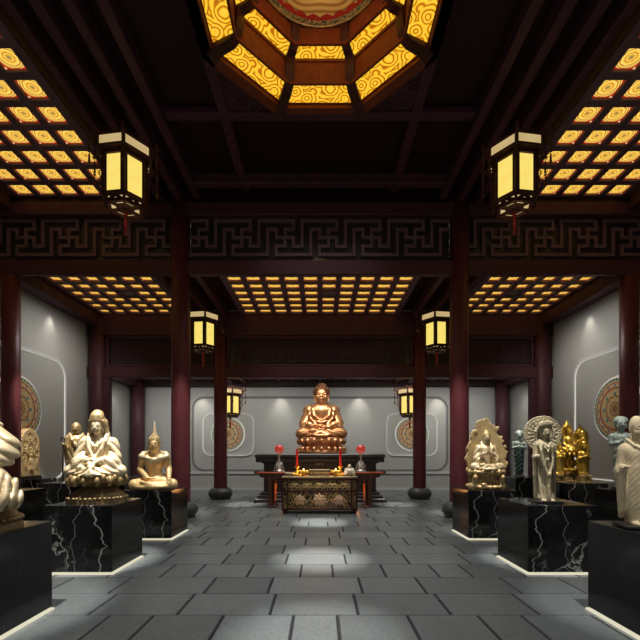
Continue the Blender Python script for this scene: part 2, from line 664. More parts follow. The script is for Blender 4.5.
def m_litpanel():
    """back-lit painted ceiling square: local XY, half width 1"""
    t = NT('lit_painted_panel')
    x, y, r, th = radial(t, t.coord('Object'))
    c = lambda k: t.math('ADD', t.math('MULTIPLY', t.math('COSINE', t.math('MULTIPLY', th, k)), .5), .5)
    rr = t.math('ADD', r, t.math('MULTIPLY', c(8), -.04))
    col = t.ramp(rr, [(0, (.22, .20, .10)), (.10, (.80, .42, .05)), (.15, (.30, .08, .01)), (.19, (.95, .66, .09)), (.33, (.55, .11, .008)), (.40, (.95, .62, .08)), (.52, (.98, .76, .15)),
                      (.64, (.45, .06, .008)), (.71, (.95, .66, .10)), (.83, (.18, .12, .04)), (.88, (.90, .60, .14)), (.97, (.42, .010, .008))], 'CONSTANT')
    nz = t.noise(t.coord('Object'), 9, 3, .6)
    a = t.mix(t.math('MULTIPLY', nz.outputs[0], .30), col, (.72, .26, .015))
    e = t.math('MAXIMUM', t.math('ABSOLUTE', x), t.math('ABSOLUTE', y))
    a = t.mix(t.math('GREATER_THAN', e, .90), a, (.35, .012, .008))
    cn = t.math('GREATER_THAN', t.math('MINIMUM', t.math('ABSOLUTE', x), t.math('ABSOLUTE', y)), .83)
    a = t.mix(cn, a, (.9, .55, .25))
    t.set(col=(.02, .015, .01), rough=.6, emit=a, estr=1.05)
    M['lit_painted_panel'] = t.m


def m_swirl():
    t = NT('lit_swirl_panel')
    co = t.coord('Object')
    nz = t.noise(co, 3.0, 2, .5)
    sc = t.n('ShaderNodeVectorMath', operation='SCALE'); sc.inputs['Scale'].default_value = .12
    t.L(nz.outputs['Color'], sc.inputs[0])
    ad = t.n('ShaderNodeVectorMath', operation='ADD'); t.L(co, ad.inputs[0]); t.L(sc.outputs[0], ad.inputs[1])
    vo = t.n('ShaderNodeTexVoronoi', feature='F1'); vo.inputs['Scale'].default_value = 4.2
    t.L(ad.outputs[0], vo.inputs['Vector'])
    s = t.math('SINE', t.math('MULTIPLY', vo.outputs['Distance'], 27))
    a = t.ramp(t.math('ADD', t.math('MULTIPLY', s, .5), .5), [(.08, (.50, .15, .003)), (.36, (1.0, .48, .012)), (.8, (1.0, .62, .04))])
    t.set(col=(.05, .025, .01), rough=.6, emit=a, estr=1.0)
    M['lit_swirl_panel'] = t.m


def m_medallion():
    t = NT('medallion_paint')
    x, y, r, th = radial(t, t.coord('Object'))
    c = lambda k: t.math('ADD', t.math('MULTIPLY', t.math('COSINE', t.math('MULTIPLY', th, k)), .5), .5)
    rr = t.math('ADD', r, t.math('MULTIPLY', c(6), -.07))
    wv = t.math('ADD', t.math('MULTIPLY', t.math('SINE', t.math('MULTIPLY', rr, 62)), .5), .5)
    a = t.ramp(wv, [(.2, (.50, .24, .06)), (.6, (.85, .60, .22))])
    red = t.math('GREATER_THAN', t.math('ADD', r, t.math('MULTIPLY', t.math('ABSOLUTE', t.math('SUBTRACT', c(13), .5)), .10)), .88)
    a = t.mix(red, a, (.55, .03, .02))
    nz = t.noise(t.coord('Object'), 26, 3, .7)
    bd = t.ramp(nz.outputs[0], [(.38, (.03, .11, .07)), (.48, (.55, .40, .16)), (.60, (.75, .52, .22))], 'CONSTANT')
    a = t.mix(t.math('GREATER_THAN', r, .925), a, bd)
    a = t.mix(t.math('LESS_THAN', r, .05), a, (.03, .06, .05))
    t.set(col=a, rough=.5)
    M['medallion_paint'] = t.m


def m_pane():
    t = NT('lantern_paper')
    nz = t.noise(t.coord('Object'), 5, 3, .5)
    a = t.ramp(nz.outputs[0], [(.3, (.97, .70, .13)), (.7, (1.0, .80, .20))])
    t.set(col=(.10, .08, .05), rough=.6, emit=a, estr=.97)
    M['lantern_paper'] = t.m
    t = NT('lantern_paper_pale')
    nz = t.noise(t.coord('Object'), 4, 3, .5)
    a = t.ramp(nz.outputs[0], [(.3, (.64, .45, .19)), (.7, (.80, .60, .28))])
    t.set(col=(.10, .08, .05), rough=.6, emit=a, estr=.78)
    M['lantern_paper_pale'] = t.m


def m_chest():
    """gilded, painted front: local XZ"""
    t = NT('painted_chest')
    co = t.coord('Object')
    nz = t.noise(co, 5, 4, .6)
    sc = t.n('ShaderNodeVectorMath', operation='SCALE'); sc.inputs['Scale'].default_value = .35
    t.L(nz.outputs['Color'], sc.inputs[0])
    ad = t.n('ShaderNodeVectorMath', operation='ADD'); t.L(co, ad.inputs[0]); t.L(sc.outputs[0], ad.inputs[1])
    vo = t.n('ShaderNodeTexVoronoi', feature='F1'); vo.inputs['Scale'].default_value = 4.5
    t.L(ad.outputs[0], vo.inputs['Vector'])
    s = t.math('ADD', t.math('MULTIPLY', t.math('SINE', t.math('MULTIPLY', vo.outputs['Distance'], 22)), .5), .5)
    a = t.ramp(s, [(.25, (.014, .009, .005)), (.55, (.14, .075, .018)), (.85, (.42, .26, .075))])
    n2 = t.noise(co, 3.3, 3, .6)
    a = t.mix(t.ramp(n2.outputs[0], [(.52, 0.0), (.6, .55)]), a, (.05, .06, .045))
    a = t.mix(t.ramp(t.noise(co, 4.1, 3, .6).outputs[0], [(.58, 0.0), (.64, .5)]), a, (.30, .14, .09))
    t.set(col=a, rough=.4, metal=.35)
    M['painted_chest'] = t.m


def m_ball():
    t = NT('red_lamp_glass')
    sp = t.n('ShaderNodeSeparateXYZ'); t.L(t.coord('Object'), sp.inputs[0])
    f = t.math('ADD', t.math('MULTIPLY', sp.outputs[2], 3.2), .5, clamp=True)
    a = t.ramp(f, [(0, (.75, .30, .22)), (.45, (.72, .07, .05)), (1, (.50, .02, .015))])
    t.set(col=(.35, .02, .015), rough=.12, emit=a, estr=.42, coat=.4)
    M['red_lamp_glass'] = t.m


for _f in (m_floor, m_marble, m_mandala, m_litpanel, m_swirl, m_medallion, m_pane, m_chest, m_ball):
    _f()
# ------------------------------------------------------------------ room shell (metres, camera at the origin looking along +y)
XW, YB, YF = 8.1, 17.3, -2.0
CX = 3.48            # column line


def floor():
    mb = MB()
    mb.box(-XW, XW, YF, YB, -.12, -.012, 1)
    rnd = random.Random(3)
    courses = ((-2.30, (.88, .92)), (-2.42, (1.09, .73)), (-2.07, (.43, .69, .69)))      # repeats every third course
    y0 = 3.95
    for k in range(-10, 23):
        ya, yb = y0 + .6 * k, y0 + .6 * k + .6
        ya, yb = max(ya, YF), min(yb, YB)
        if yb - ya < .05: continue
        xs, seq = courses[k % 3]
        n = len(seq)
        cuts = [xs - 4 * sum(seq)]
        while cuts[-1] < XW: cuts.append(cuts[-1] + seq[(len(cuts) - 1) % n])
        for a, b in zip(cuts[:-1], cuts[1:]):
            a, b = max(a, -XW), min(b, XW)
            if b - a < .06: continue
            gx, gy, bv = .0145, .004, .004
            p = [(a + gx, ya + gy, -.012), (b - gx, ya + gy, -.012), (b - gx, yb - gy, -.012), (a + gx, yb - gy, -.012),
                 (a + gx + bv, ya + gy + bv, 0), (b - gx - bv, ya + gy + bv, 0), (b - gx - bv, yb - gy - bv, 0), (a + gx + bv, yb - gy - bv, 0)]
            mb.poly(p, [(4, 5, 6, 7), (0, 1, 5, 4), (1, 2, 6, 5), (2, 3, 7, 6), (3, 0, 4, 7)], 0)
    struct('floor', mb, [M['slate'], M['grout']])


floor()
for nm, x0, x1 in (('wall_left', -XW - .2, -XW), ('wall_right', XW, XW + .2)):
    mb = MB(); mb.box(x0, x1, YF, YB, 0, 8.3, 0)
    s = -1 if x0 < 0 else 1
    struct(nm, mb, [M['plaster']])
    mb = MB()
    mb.box(min(s * 8.1, s * 8.06), max(s * 8.1, s * 8.06), 12.9, 13.6, .70, .80)
    mb.box(min(s * 8.1, s * 8.06), max(s * 8.1, s * 8.06), 14.3, YB - .6, .70, .80)
    struct('baseboard_%s' % nm[5:], mb, [M['plaster_light']])


def rrect(w, h, r, n=8):
    """rounded rectangle outline, ccw, centred"""
    pts = []
    for cx, cy, a0 in ((w / 2 - r, h / 2 - r, 0), (-w / 2 + r, h / 2 - r, 90), (-w / 2 + r, -h / 2 + r, 180), (w / 2 - r, -h / 2 + r, 270)):
        for i in range(n + 1):
            a = R(a0 + 90 * i / n)
            pts.append((cx + r * cos(a), cy + r * sin(a)))
    return pts


def ring_prism(mb, outer, inner, y0, y1, mi=0, T=lambda a, b, c: (a, b, c)):
    """closed band between two outlines of equal count, thickness y0..y1 (T maps u, depth, w to xyz)"""
    n = len(outer)
    v = [T(p[0], y0, p[1]) for p in outer] + [T(p[0], y0, p[1]) for p in inner] + [T(p[0], y1, p[1]) for p in outer] + [T(p[0], y1, p[1]) for p in inner]
    f = []
    for i in range(n):
        j = (i + 1) % n
        f += [(i, j, n + j, n + i), (2 * n + j, 2 * n + i, 3 * n + i, 3 * n + j), (i, 2 * n + i, 2 * n + j, j), (n + j, 3 * n + j, 3 * n + i, n + i)]
    mb.poly(v, f, mi)


mb = MB()
mb.box(-XW - .2, XW + .2, YB, YB + .2, 0, 8.3, 0)
struct('wall_back', mb, [M['plaster']])
mb = MB()
o_ = [(p[0], p[1] + 2.42) for p in rrect(11.1, 3.26, .55)]
i_ = [(p[0], p[1] + 2.42) for p in rrect(10.9, 3.06, .45)]
ring_prism(mb, o_, i_, YB - .012, YB - .001, 0)
mb.box(-7.3, 7.3, YB - .05, YB - .001, .70, .80, 1)
mb.box(-7.3, 7.3, YB - .03, YB - .001, .0, .10, 1)
struct('baseboard_back', mb, [M['groove'], M['plaster_light']])

# ceilings: flat boards over the three bays, the hole of the caisson left open
mb = MB()
ZC = 8.14
mb.box(-XW, -1.9, YF, 10.2, ZC, ZC + .15)
mb.box(1.9, XW, YF, 10.2, ZC, ZC + .15)
mb.box(-1.9, 1.9, YF, 3.8, ZC, ZC + .15)
mb.box(-1.9, 1.9, 7.6, 10.2, ZC, ZC + .15)
struct('ceiling', mb, [M['wood_dark']])
for bx in ((-2.2, 2.2, 3.5, 7.9, 9.3, 9.4), (-XW, XW, 10.43, 13.9, 6.56, 6.7), (-XW, XW, 14.43, YB, 4.72, 4.85)):
    mb = MB(); mb.box(*bx)
    struct('ceiling', mb, [M['wood_dark']])

# ------------------------------------------------------------------ beams
n_trim = [0]


def trim(mb, m='wood'):
    n_trim[0] += 1
    return struct('trim_%d' % n_trim[0], mb, [M[m]] if isinstance(m, str) else m)


def beam(x0, x1, y0, y1, z0, z1, m='wood', bev=.02):
    mb = MB(); mb.box(x0, x1, y0, y1, z0, z1, 0, bev)
    return trim(mb, m)


# first cross beam (y = 10)
beam(-XW, XW, 9.86, 10.25, 7.48, 7.80)
beam(-XW, XW, 9.90, 10.02, 6.02, 6.38)
beam(-XW, XW, 9.95, 10.16, 7.80, 8.14, 'wood_dark')
# second cross beam (y = 14)
beam(-XW, XW, 13.85, 14.16, 5.68, 6.52)
beam(-XW, XW, 13.87, 14.15, 4.22, 4.595)
# third, along the back wall, and the side bays
beam(-XW, XW, 17.0, 17.28, 4.44, 4.72, 'wood_dark')
for s in (-1, 1):
    a, b = sorted((s * 7.62, s * 8.08))
    beam(a, b, 10.03, 13.86, 6.02, 6.5)
    beam(a, b, 14.2, 17.0, 4.40, 4.72)
    beam(a, b, YF, 9.86, 7.6, 8.12)
    # posts of the second frame beside the outer columns
    a, b = sorted((s * 7.33, s * 7.52))
    beam(a, b, 13.9, 14.12, 0, 4.3)
    # rafters along the depth
    for x, w, z in ((3.02, .17, 7.84), (3.46, .17, 7.78), (3.92, .17, 7.78), (4.36, .15, 7.84)):
        beam(*sorted((s * (x - w / 2), s * (x + w / 2))), YF, 9.86, z, 8.13)
    for x, w, z in ((3.24, .18, 6.26), (3.76, .18, 6.20), (4.26, .16, 6.26)):
        beam(*sorted((s * (x - w / 2), s * (x + w / 2))), 10.22, 13.85, z, 6.55)
    beam(*sorted((s * 2.80, s * 4.50)), 10.55, 10.75, 6.32, 6.55)
    for x in (3.2, 3.75):
        beam(*sorted((s * (x - .07), s * (x + .07))), 14.2, 17.0, 4.55, 4.72)
    # square frame round the caisson
    beam(*sorted((s * 1.72, s * 1.92)), YF, 9.86, 7.99, 8.13)
beam(-2.95, 2.95, 7.52, 7.70, 7.98, 8.13)
beam(-2.95, 2.95, 9.30, 9.50, 7.88, 8.13)
beam(-2.95, 2.95, 3.70, 3.88, 7.98, 8.13)
# low, unlit coffers over the third bay
mb = MB()
for i in range(27):
    x = -7.5 + 15.0 * i / 26
    mb.box(x - .035, x + .035, 14.2, 17.0, 4.62, 4.72)
for j in range(6):
    y = 14.5 + .5 * j
    mb.box(-7.6, 7.6, y - .035, y + .035, 4.625, 4.72)
trim(mb, 'wood')

# ------------------------------------------------------------------ lattice ceilings with lit painted panels
pan_me = MB()
pan_me.box(-1, 1, -1, 1, -.04, .0)
pan_me = pan_me.mesh('lit_panel')
pan_me.materials.append(M['lit_painted_panel'])


def lattice(label, x0, y0, nx, ny, px, py, z, bar, depth, vents=(), group=None):
    """x0, y0: near left corner of the grid"""
    cx, cy = x0 + nx * px / 2, y0 + ny * py / 2
    t = thing('lattice_ceiling', label, 'lattice ceiling', (cx, cy, z), 0, group)
    mb = MB()
    W, D = nx * px / 2, ny * py / 2
    for i in range(nx + 1):
        x = -W + i * px
        e = .09 if i in (0, nx) else bar / 2
        mb.box(x - e, x + e, -D - .09, D + .09, 0, depth, 0, .008)
    for j in range(ny + 1):
        y = -D + j * py
        e = .09 if j in (0, ny) else bar / 2
        mb.box(-W - .09, W + .09, y - e, y + e, .004, depth + .002, 0, .008)
    mb.build('lattice', [M['wood_relief']], t)
    for i in range(nx):
        for j in range(ny):
            p = (-W + (i + .5) * px, -D + (j + .5) * py, depth + .02)
            if (i, j) in vents:
                v = MB()
                v.box(-.21, .21, -.21, .21, -.02, .01)
                for k in range(5):
                    v.box(-.19, .19, -.17 + k * .08, -.14 + k * .08, -.05, -.02)
                v.build('air_vent', [M['vent_metal']], t, p, label='grey slatted air vent')
            else:
                o = link('lit_panel', pan_me, None, t, p)
                o.scale = (px * .5 - bar / 2 + .012, py * .5 - bar / 2 + .012, .3)
    return t


GR = 'lattice ceilings of lit painted panels'
lattice('large high lattice ceiling of glowing mandala panels, beside the largest left lantern', -4.77 - 6 * .55, 4.61, 6, 10, .55, .535, 7.95, .15, .055, group=GR)
lattice('large high lattice ceiling of glowing mandala panels, beside the largest right lantern', 4.77, 4.61, 6, 10, .55, .535, 7.95, .15, .055, group=GR)
lattice('wide lattice ceiling of small lit panels in the middle, above the seated bronze Buddha', -2.65, 10.85, 10, 6, .53, .503, 6.40, .155, .07, vents=((5, 2),), group=GR)
lattice('lower lattice ceiling of small lit panels beside the grey left wall', -7.58, 10.85, 6, 6, .503, .503, 6.40, .155, .07, vents=((3, 2),), group=GR)
lattice('lower lattice ceiling of small lit panels beside the grey right wall', 4.60, 10.85, 6, 6, .503, .503, 6.40, .155, .07, vents=((2, 2),), group=GR)

for x, lb in ((.33, 'small tan ceiling vent board above the head of the bronze Buddha'), (-6.15, 'small tan ceiling vent board in the low left bay ceiling'), (6.15, 'small tan ceiling vent board in the low right bay ceiling')):
    mb = MB(); mb.box(-.32, .32, -.15, .15, -.015, .015, 0, .005)
    for k in range(3): mb.box(-.28, .28, -.10 + k * .08, -.07 + k * .08, -.022, -.012)
    tag(mb.build('ceiling_vent', [M['tan_board']], None, (x, 15.75, 4.60)), lb, 'ceiling vent', 'tan vents in the low rear ceiling')

# ------------------------------------------------------------------ columns


def column(x, y, ztop, r, rb, label, group, m='wood_column'):
    t = thing('column', label, 'column', (x, y, 0), 0, group)
    mb = MB()
    mb.lathe([(r * 1.02, .36), (r * 1.02, .40), (r, .5), (r, 2.5), (r, ztop)], 40)
    mb.build('shaft', [M[m]], t)
    mb = MB()
    prof = [(rb * .80, 0)] + [(rb * (.80 + .20 * sin(PI * i / 10)), .03 + .33 * i / 10) for i in range(11)] + [(rb * .72, .38), (r * .9, .39)]
    mb.lathe(prof, 40)
    mb.build('stone_base', [M['stone_base']], t, label='round grey drum-shaped stone base')
    return t


for s, sd in ((-1, 'left'), (1, 'right')):
    column(s * CX, 10, 7.9, .228, .42, 'tall dark red round column on the %s of the aisle, nearest of its row' % sd, 'inner columns along the aisle')
    column(s * CX, 14, 6.5, .225, .42, 'dark red round column on the %s of the altar, smaller and farther than its neighbour' % sd, 'inner columns along the aisle')
    column(s * 7.73, 10, 6.01, .205, .28, 'dark red column at the %s edge of the photo, overlapping the painted wall disc' % sd, 'outer columns by the walls')
    column(s * 7.77, 14, 6.36, .27, .31, 'dark red column against the %s wall, at the rear end of its small lattice ceiling' % sd, 'outer columns by the walls', 'wood')
    column(s * 7.72, 16.95, 4.6, .27, .32, 'dark red column in the far %s corner of the hall' % sd, 'outer columns by the walls', 'wood')

# ------------------------------------------------------------------ fretwork along the first beam
U = .0945
PATH = [(0, 0), (9.17, 0), (9.17, 2.3), (6.96, 2.3), (6.96, 6.7), (4.6, 6.7), (4.6, 9.0), (13.75, 9.0), (13.75, 2.3), (16.1, 2.3), (16.1, 4.45), (20.6, 4.45), (20.6, 6.8), (22.92, 6.8), (22.92, 0)]


def fretwork(xa, xb, label):
    cx = (xa + xb) / 2
    t = thing('fretwork_panel', label, 'carved panel', (cx, 10.02, 6.38), 0, 'key-fret panels along the first cross beam')
    mb = MB(); mb.box(xa - cx, xb - cx, .05, .09, 0, 1.10)
    mb.build('back_board', [M['wood_recess']], t)
    mb = MB()
    x00 = -(320 - 42.2) / 400 * 10
    for k in range(-8, 20):
        for (a, b) in zip(PATH[:-1], PATH[1:]):
            if (a, b) == (PATH[-2], PATH[-1]): pass
            p0, p1 = [(x00 + (q[0] + 11.46 * k) * U, 1.04 - q[1] * U) for q in (a, b)]
            lo = [min(p0[i], p1[i]) - U * .42 for i in (0, 1)]
            hi = [max(p0[i], p1[i]) + U * .42 for i in (0, 1)]
            lo[0], hi[0] = max(lo[0], xa), min(hi[0], xb)
            if hi[0] - lo[0] < .02: continue
            e = .003 if hi[0] - lo[0] < hi[1] - lo[1] else 0
            mb.box(lo[0] - cx + e, hi[0] - cx - e, -.005 - e, .05 - e, lo[1] + e, hi[1] - e, 0, 0)
    mb.build('key_fret', [M['wood_relief']], t)


fretwork(-8.06, -CX - .235, 'dark carved key-fret panel on the high cross beam over the left aisle')
fretwork(-CX + .235, CX - .235, 'dark carved key-fret panel on the high cross beam between the two tall columns')
fretwork(CX + .235, 8.06, 'dark carved key-fret panel on the high cross beam over the right aisle')


def carved(xa, xb, label):
    cx, w = (xa + xb) / 2, xb - xa
    t = thing('carved_panel', label, 'carved panel', (cx, 14.0, 4.60), 0, 'recessed carved panels over the second cross beam')
    mb = MB(); mb.box(-w / 2, w / 2, .0, .05, 0, 1.08)
    mb.build('back_board', [M['wood_recess']], t)
    mb = MB()
    for (a, b, c, d) in ((-w / 2, w / 2, .0, .09), (-w / 2, w / 2, .99, 1.08), (-w / 2, -w / 2 + .09, 0, 1.08), (w / 2 - .09, w / 2, 0, 1.08)):
        mb.box(a, b, -.09, .0, c, d, 0, .015)
    mb.build('panel_frame', [M['wood']], t)
    mb = MB()
    n = max(3, int(w / .55))
    for i in range(n):
        x = -w / 2 + .2 + (w - .4) * (i + .5) / n
        e = (w - .4) / n / 2 - .03
        for q in (1.0, .68, .36):
            hx, hz = e * q, .36 * q
            for (a, b, c, d) in ((-hx, hx, -hz, -hz + .03), (-hx, hx, hz - .03, hz), (-hx, -hx + .03, -hz, hz), (hx - .03, hx, -hz, hz)):
                mb.box(x + a, x + b, -.03, .0, .54 + c, .54 + d)
        mb.box(x - .02, x + .02, -.03, 0, .2, .88)
    mb.build('lattice_relief', [M['wood']], t)


carved(-7.45, -CX - .235, 'dark recessed carved panel over the left rear opening')
carved(-CX + .235, CX - .235, 'long dark recessed carved panel above the altar')
carved(CX + .235, 7.45, 'dark recessed carved panel over the right rear opening')

# ------------------------------------------------------------------ octagonal caisson
CY = 5.7
cai = thing('octagonal_caisson', 'glowing yellow octagonal coffered dome in the middle of the ceiling', 'caisson ceiling', (0, CY, 8.05))
cai['kind'] = 'structure'


def octa(rf):
    rv = rf / cos(PI / 8)
    return [(rv * cos(PI / 8 + k * PI / 4), rv * sin(PI / 8 + k * PI / 4)) for k in range(8)]


def frustum_ring(mb, r0, z0, r1, z1, th, mi=0):
    """eight-sided band from flat radius r0 at z0 to r1 at z1, thickness outwards"""
    A, B, C, D = octa(r0), octa(r1), octa(r1 + th), octa(r0 + th)
    v = [(*p, z0) for p in A] + [(*p, z1) for p in B] + [(*p, z1) for p in C] + [(*p, z0) for p in D]
    f = []
    for i in range(8):
        j = (i + 1) % 8
        f += [(i, i + 8, j + 8, j), (i + 8, i + 16, j + 16, j + 8), (i + 16, i + 24, j + 24, j + 16), (i + 24, i, j, j + 24)]
    mb.poly(v, f, mi)


mb = MB()
frustum_ring(mb, 1.71, -.06, 1.71, .02, .19)
frustum_ring(mb, 1.69, .01, 1.69, .05, .2)
mb.build('lower_rim', [M['wood_caisson']], cai)
mb = MB()
frustum_ring(mb, 1.315, .05, 1.315, .445, .05)
frustum_ring(mb, 1.30, .015, 1.30, .06, .04)
frustum_ring(mb, 1.29, .40, 1.29, .445, .06)
mb.build('middle_ring', [M['wood_caisson']], cai)
mb = MB()
frustum_ring(mb, 1.035, .45, 1.035, .74, .05)
frustum_ring(mb, 1.02, .425, 1.02, .47, .04)
mb.build('upper_ring', [M['wood_caisson']], cai)
mb = MB()
mb.lathe([(1.02, 0), (1.02, .04), (.2, .05)], 64, smooth=False)
md = mb.build('medallion', [M['medallion_paint']], cai, (0, 0, .71), label='round gold and red painted medallion with a green border')
mb = MB()
mb.tube([(1.02 * cos(2 * PI * i / 64), 1.02 * sin(2 * PI * i / 64), 0) for i in range(64)], .02, 8, closed=True)
mb.build('medallion_rim', [M['gold_dull']], md)
mb = MB(); mb.lathe([(.02, -.07), (.06, -.05), (.09, 0.0), (.02, .01)], 16)
mb.build('centre_boss', [M['gold']], md)


def soffit_panel(r0, r1, z, k):
    """flat lit panel of one side of an octagonal tier, from flat radius r0 in to r1"""
    T = math.tan(PI / 8)
    rm = (r0 + r1) / 2
    p = [(-r0 * T + .02, r0 - rm), (r0 * T - .02, r0 - rm), (r1 * T - .02, r1 - rm), (-r1 * T + .02, r1 - rm)]
    mb = MB(); mb.prism(p, 'z', 0, .02)
    a = k * PI / 4
    mb.build('lit_panel', [M['lit_swirl_panel']], cai, (rm * cos(a), rm * sin(a), z), (0, 0, a - PI / 2), label='glowing yellow swirl-patterned panel')


def bracket(k, pts, wid):
    n = len(pts)
    mb = MB()
    v = [(p[0], -wid / 2, p[1]) for p in pts] + [(p[0], wid / 2, p[1]) for p in pts]
    f = [list(range(n)), list(range(n, 2 * n))[::-1]] + [(i, i + n, (i + 1) % n + n, (i + 1) % n) for i in range(n)]
    mb.poly(v, f)
    mb.build('bracket', [M['wood_lantern']], cai, rot=(0, 0, PI / 8 + k * PI / 4))


for k in range(8):
    soffit_panel(1.70, 1.34, .025, k)
    soffit_panel(1.30, 1.06, .455, k)
    bracket(k, [(1.90, .02), (1.45, .05), (1.425, .43), (1.32, .43), (1.325, .28), (1.35, .14), (1.41, .02), (1.50, -.035), (1.62, -.05), (1.74, -.06), (1.83, -.11), (1.91, -.12), (1.93, -.06)], .17)
    bracket(k, [(1.41, .45), (1.14, .465), (1.125, .72), (1.04, .72), (1.045, .60), (1.07, .50), (1.12, .435), (1.20, .405), (1.29, .40), (1.36, .365), (1.41, .37)], .14)
# carved scrolls in the four corners between square frame and octagon
for sx in (-1, 1):
    for sy in (-1, 1):
        mb = MB()
        P0 = (1.72 * sx, 1.80 * sy)
        mb.poly([(1.74 * sx, 1.85 * sy, 0), (.80 * sx, 1.85 * sy, 0), (1.74 * sx, .82 * sy, 0), (1.74 * sx, 1.85 * sy, .04), (.80 * sx, 1.85 * sy, .04), (1.74 * sx, .82 * sy, .04)],
                [(0, 1, 2), (3, 5, 4), (0, 3, 4, 1), (1, 4, 5, 2), (2, 5, 3, 0)])
        for (cx, cy, r) in ((1.50, 1.60, .17), (1.22, 1.70, .11), (1.62, 1.30, .11)):
            pts = [(sx * cx + r * (1 - i / 30) * cos(i * .42), sy * cy + r * (1 - i / 30) * sin(i * .42), -.01) for i in range(28)]
            mb.tube(pts, .018, 6)
        mb.build('corner_carving', [M['wood']], cai)

# ------------------------------------------------------------------ wall frames and painted discs


def wall_frame(name, label, T, w, h, r, parent_loc, rz, group, wide=.10):
    t = thing(name, label, 'wall frame', parent_loc, rz, group)
    mb = MB()
    ring_prism(mb, rrect(w, h, r, 12), rrect(w - wide, h - wide, r - wide / 2, 12), -.05, 0)
    mb.build('moulding', [M['plaster_light']], t)
    mb = MB()
    e = wide + .012
    ring_prism(mb, rrect(w - wide + .005, h - wide + .005, r - wide / 2, 12), rrect(w - wide - .04, h - wide - .04, r - wide / 2 - .02, 12), -.03, -.002)
    mb.build('light_strip', [M['led_wall']], t, label='thin glowing white strip')
    return t


def wall_disc(label, loc, rz, rad, group):
    t = thing('painted_disc', label, 'painted disc', loc, rz, group)
    mb = MB()
    mb.lathe([(1.0, 0), (1.0, .05), (.97, .07), (.5, .075), (.02, .078)], 64, smooth=False)
    o = mb.build('plaque', [M['mandala_paint']], t, (0, 0, 0), (R(90), 0, 0))
    o.scale = (rad, rad, 1)
    mb = MB()
    mb.tube([(rad * 1.01 * cos(2 * PI * i / 72), -.02, rad * 1.01 * sin(2 * PI * i / 72)) for i in range(72)], .028, 8, closed=True)
    mb.build('rim', [M['led_wall']], t, label='thin pale glowing rim')


for s, sd in ((-1, 'left'), (1, 'right')):
    rz = R(90) if s < 0 else R(-90)
    wall_frame('lit_wall_frame', 'large rounded lit frame on the grey %s wall' % sd, None, 3.7, 3.75, .55, (s * 8.1, 10.9, 2.63), rz, 'rounded lit frames on the walls', .14)
    wall_disc('large painted mandala disc on the %s wall, half behind the outer column' % sd, (s * 8.085, 10.66 if s < 0 else 10.86, 2.80), rz, .86, 'painted mandala discs on the walls')
    wall_frame('lit_wall_frame', 'small rounded lit frame on the back wall, behind the far %s column' % sd, None, 2.25, 1.87, .40, (s * 3.97, 17.3, 2.40), 0, 'rounded lit frames on the walls', .07)
    wall_disc('small painted mandala disc on the back wall, half behind the far %s column' % sd, (s * 3.97, 17.285, 2.42), 0, .70, 'painted mandala discs on the walls')
# ------------------------------------------------------------------ hexagonal palace lanterns
def hexv(r, z, ph=0.0):
    return [(r * cos(k * PI / 3 + ph), r * sin(k * PI / 3 + ph), z) for k in range(6)]


def bar(mb, a, b, w, mi=0):
    """square bar between two points"""
    a, b = Vector(a), Vector(b)
    t = (b - a).normalized()
    u = t.cross(Vector((0, 0, 1)))
    if u.length < 1e-4: u = Vector((1, 0, 0))
    u.normalize()
    v = u.cross(t)
    p = []
    for q in (a, b):
        for (i, j) in ((-1, -1), (1, -1), (1, 1), (-1, 1)):
            p.append(q + u * (i * w / 2) + v * (j * w / 2))
    mb.poly(p, [(3, 2, 1, 0), (4, 5, 6, 7), (0, 1, 5, 4), (1, 2, 6, 5), (2, 3, 7, 6), (3, 0, 4, 7)], mi)


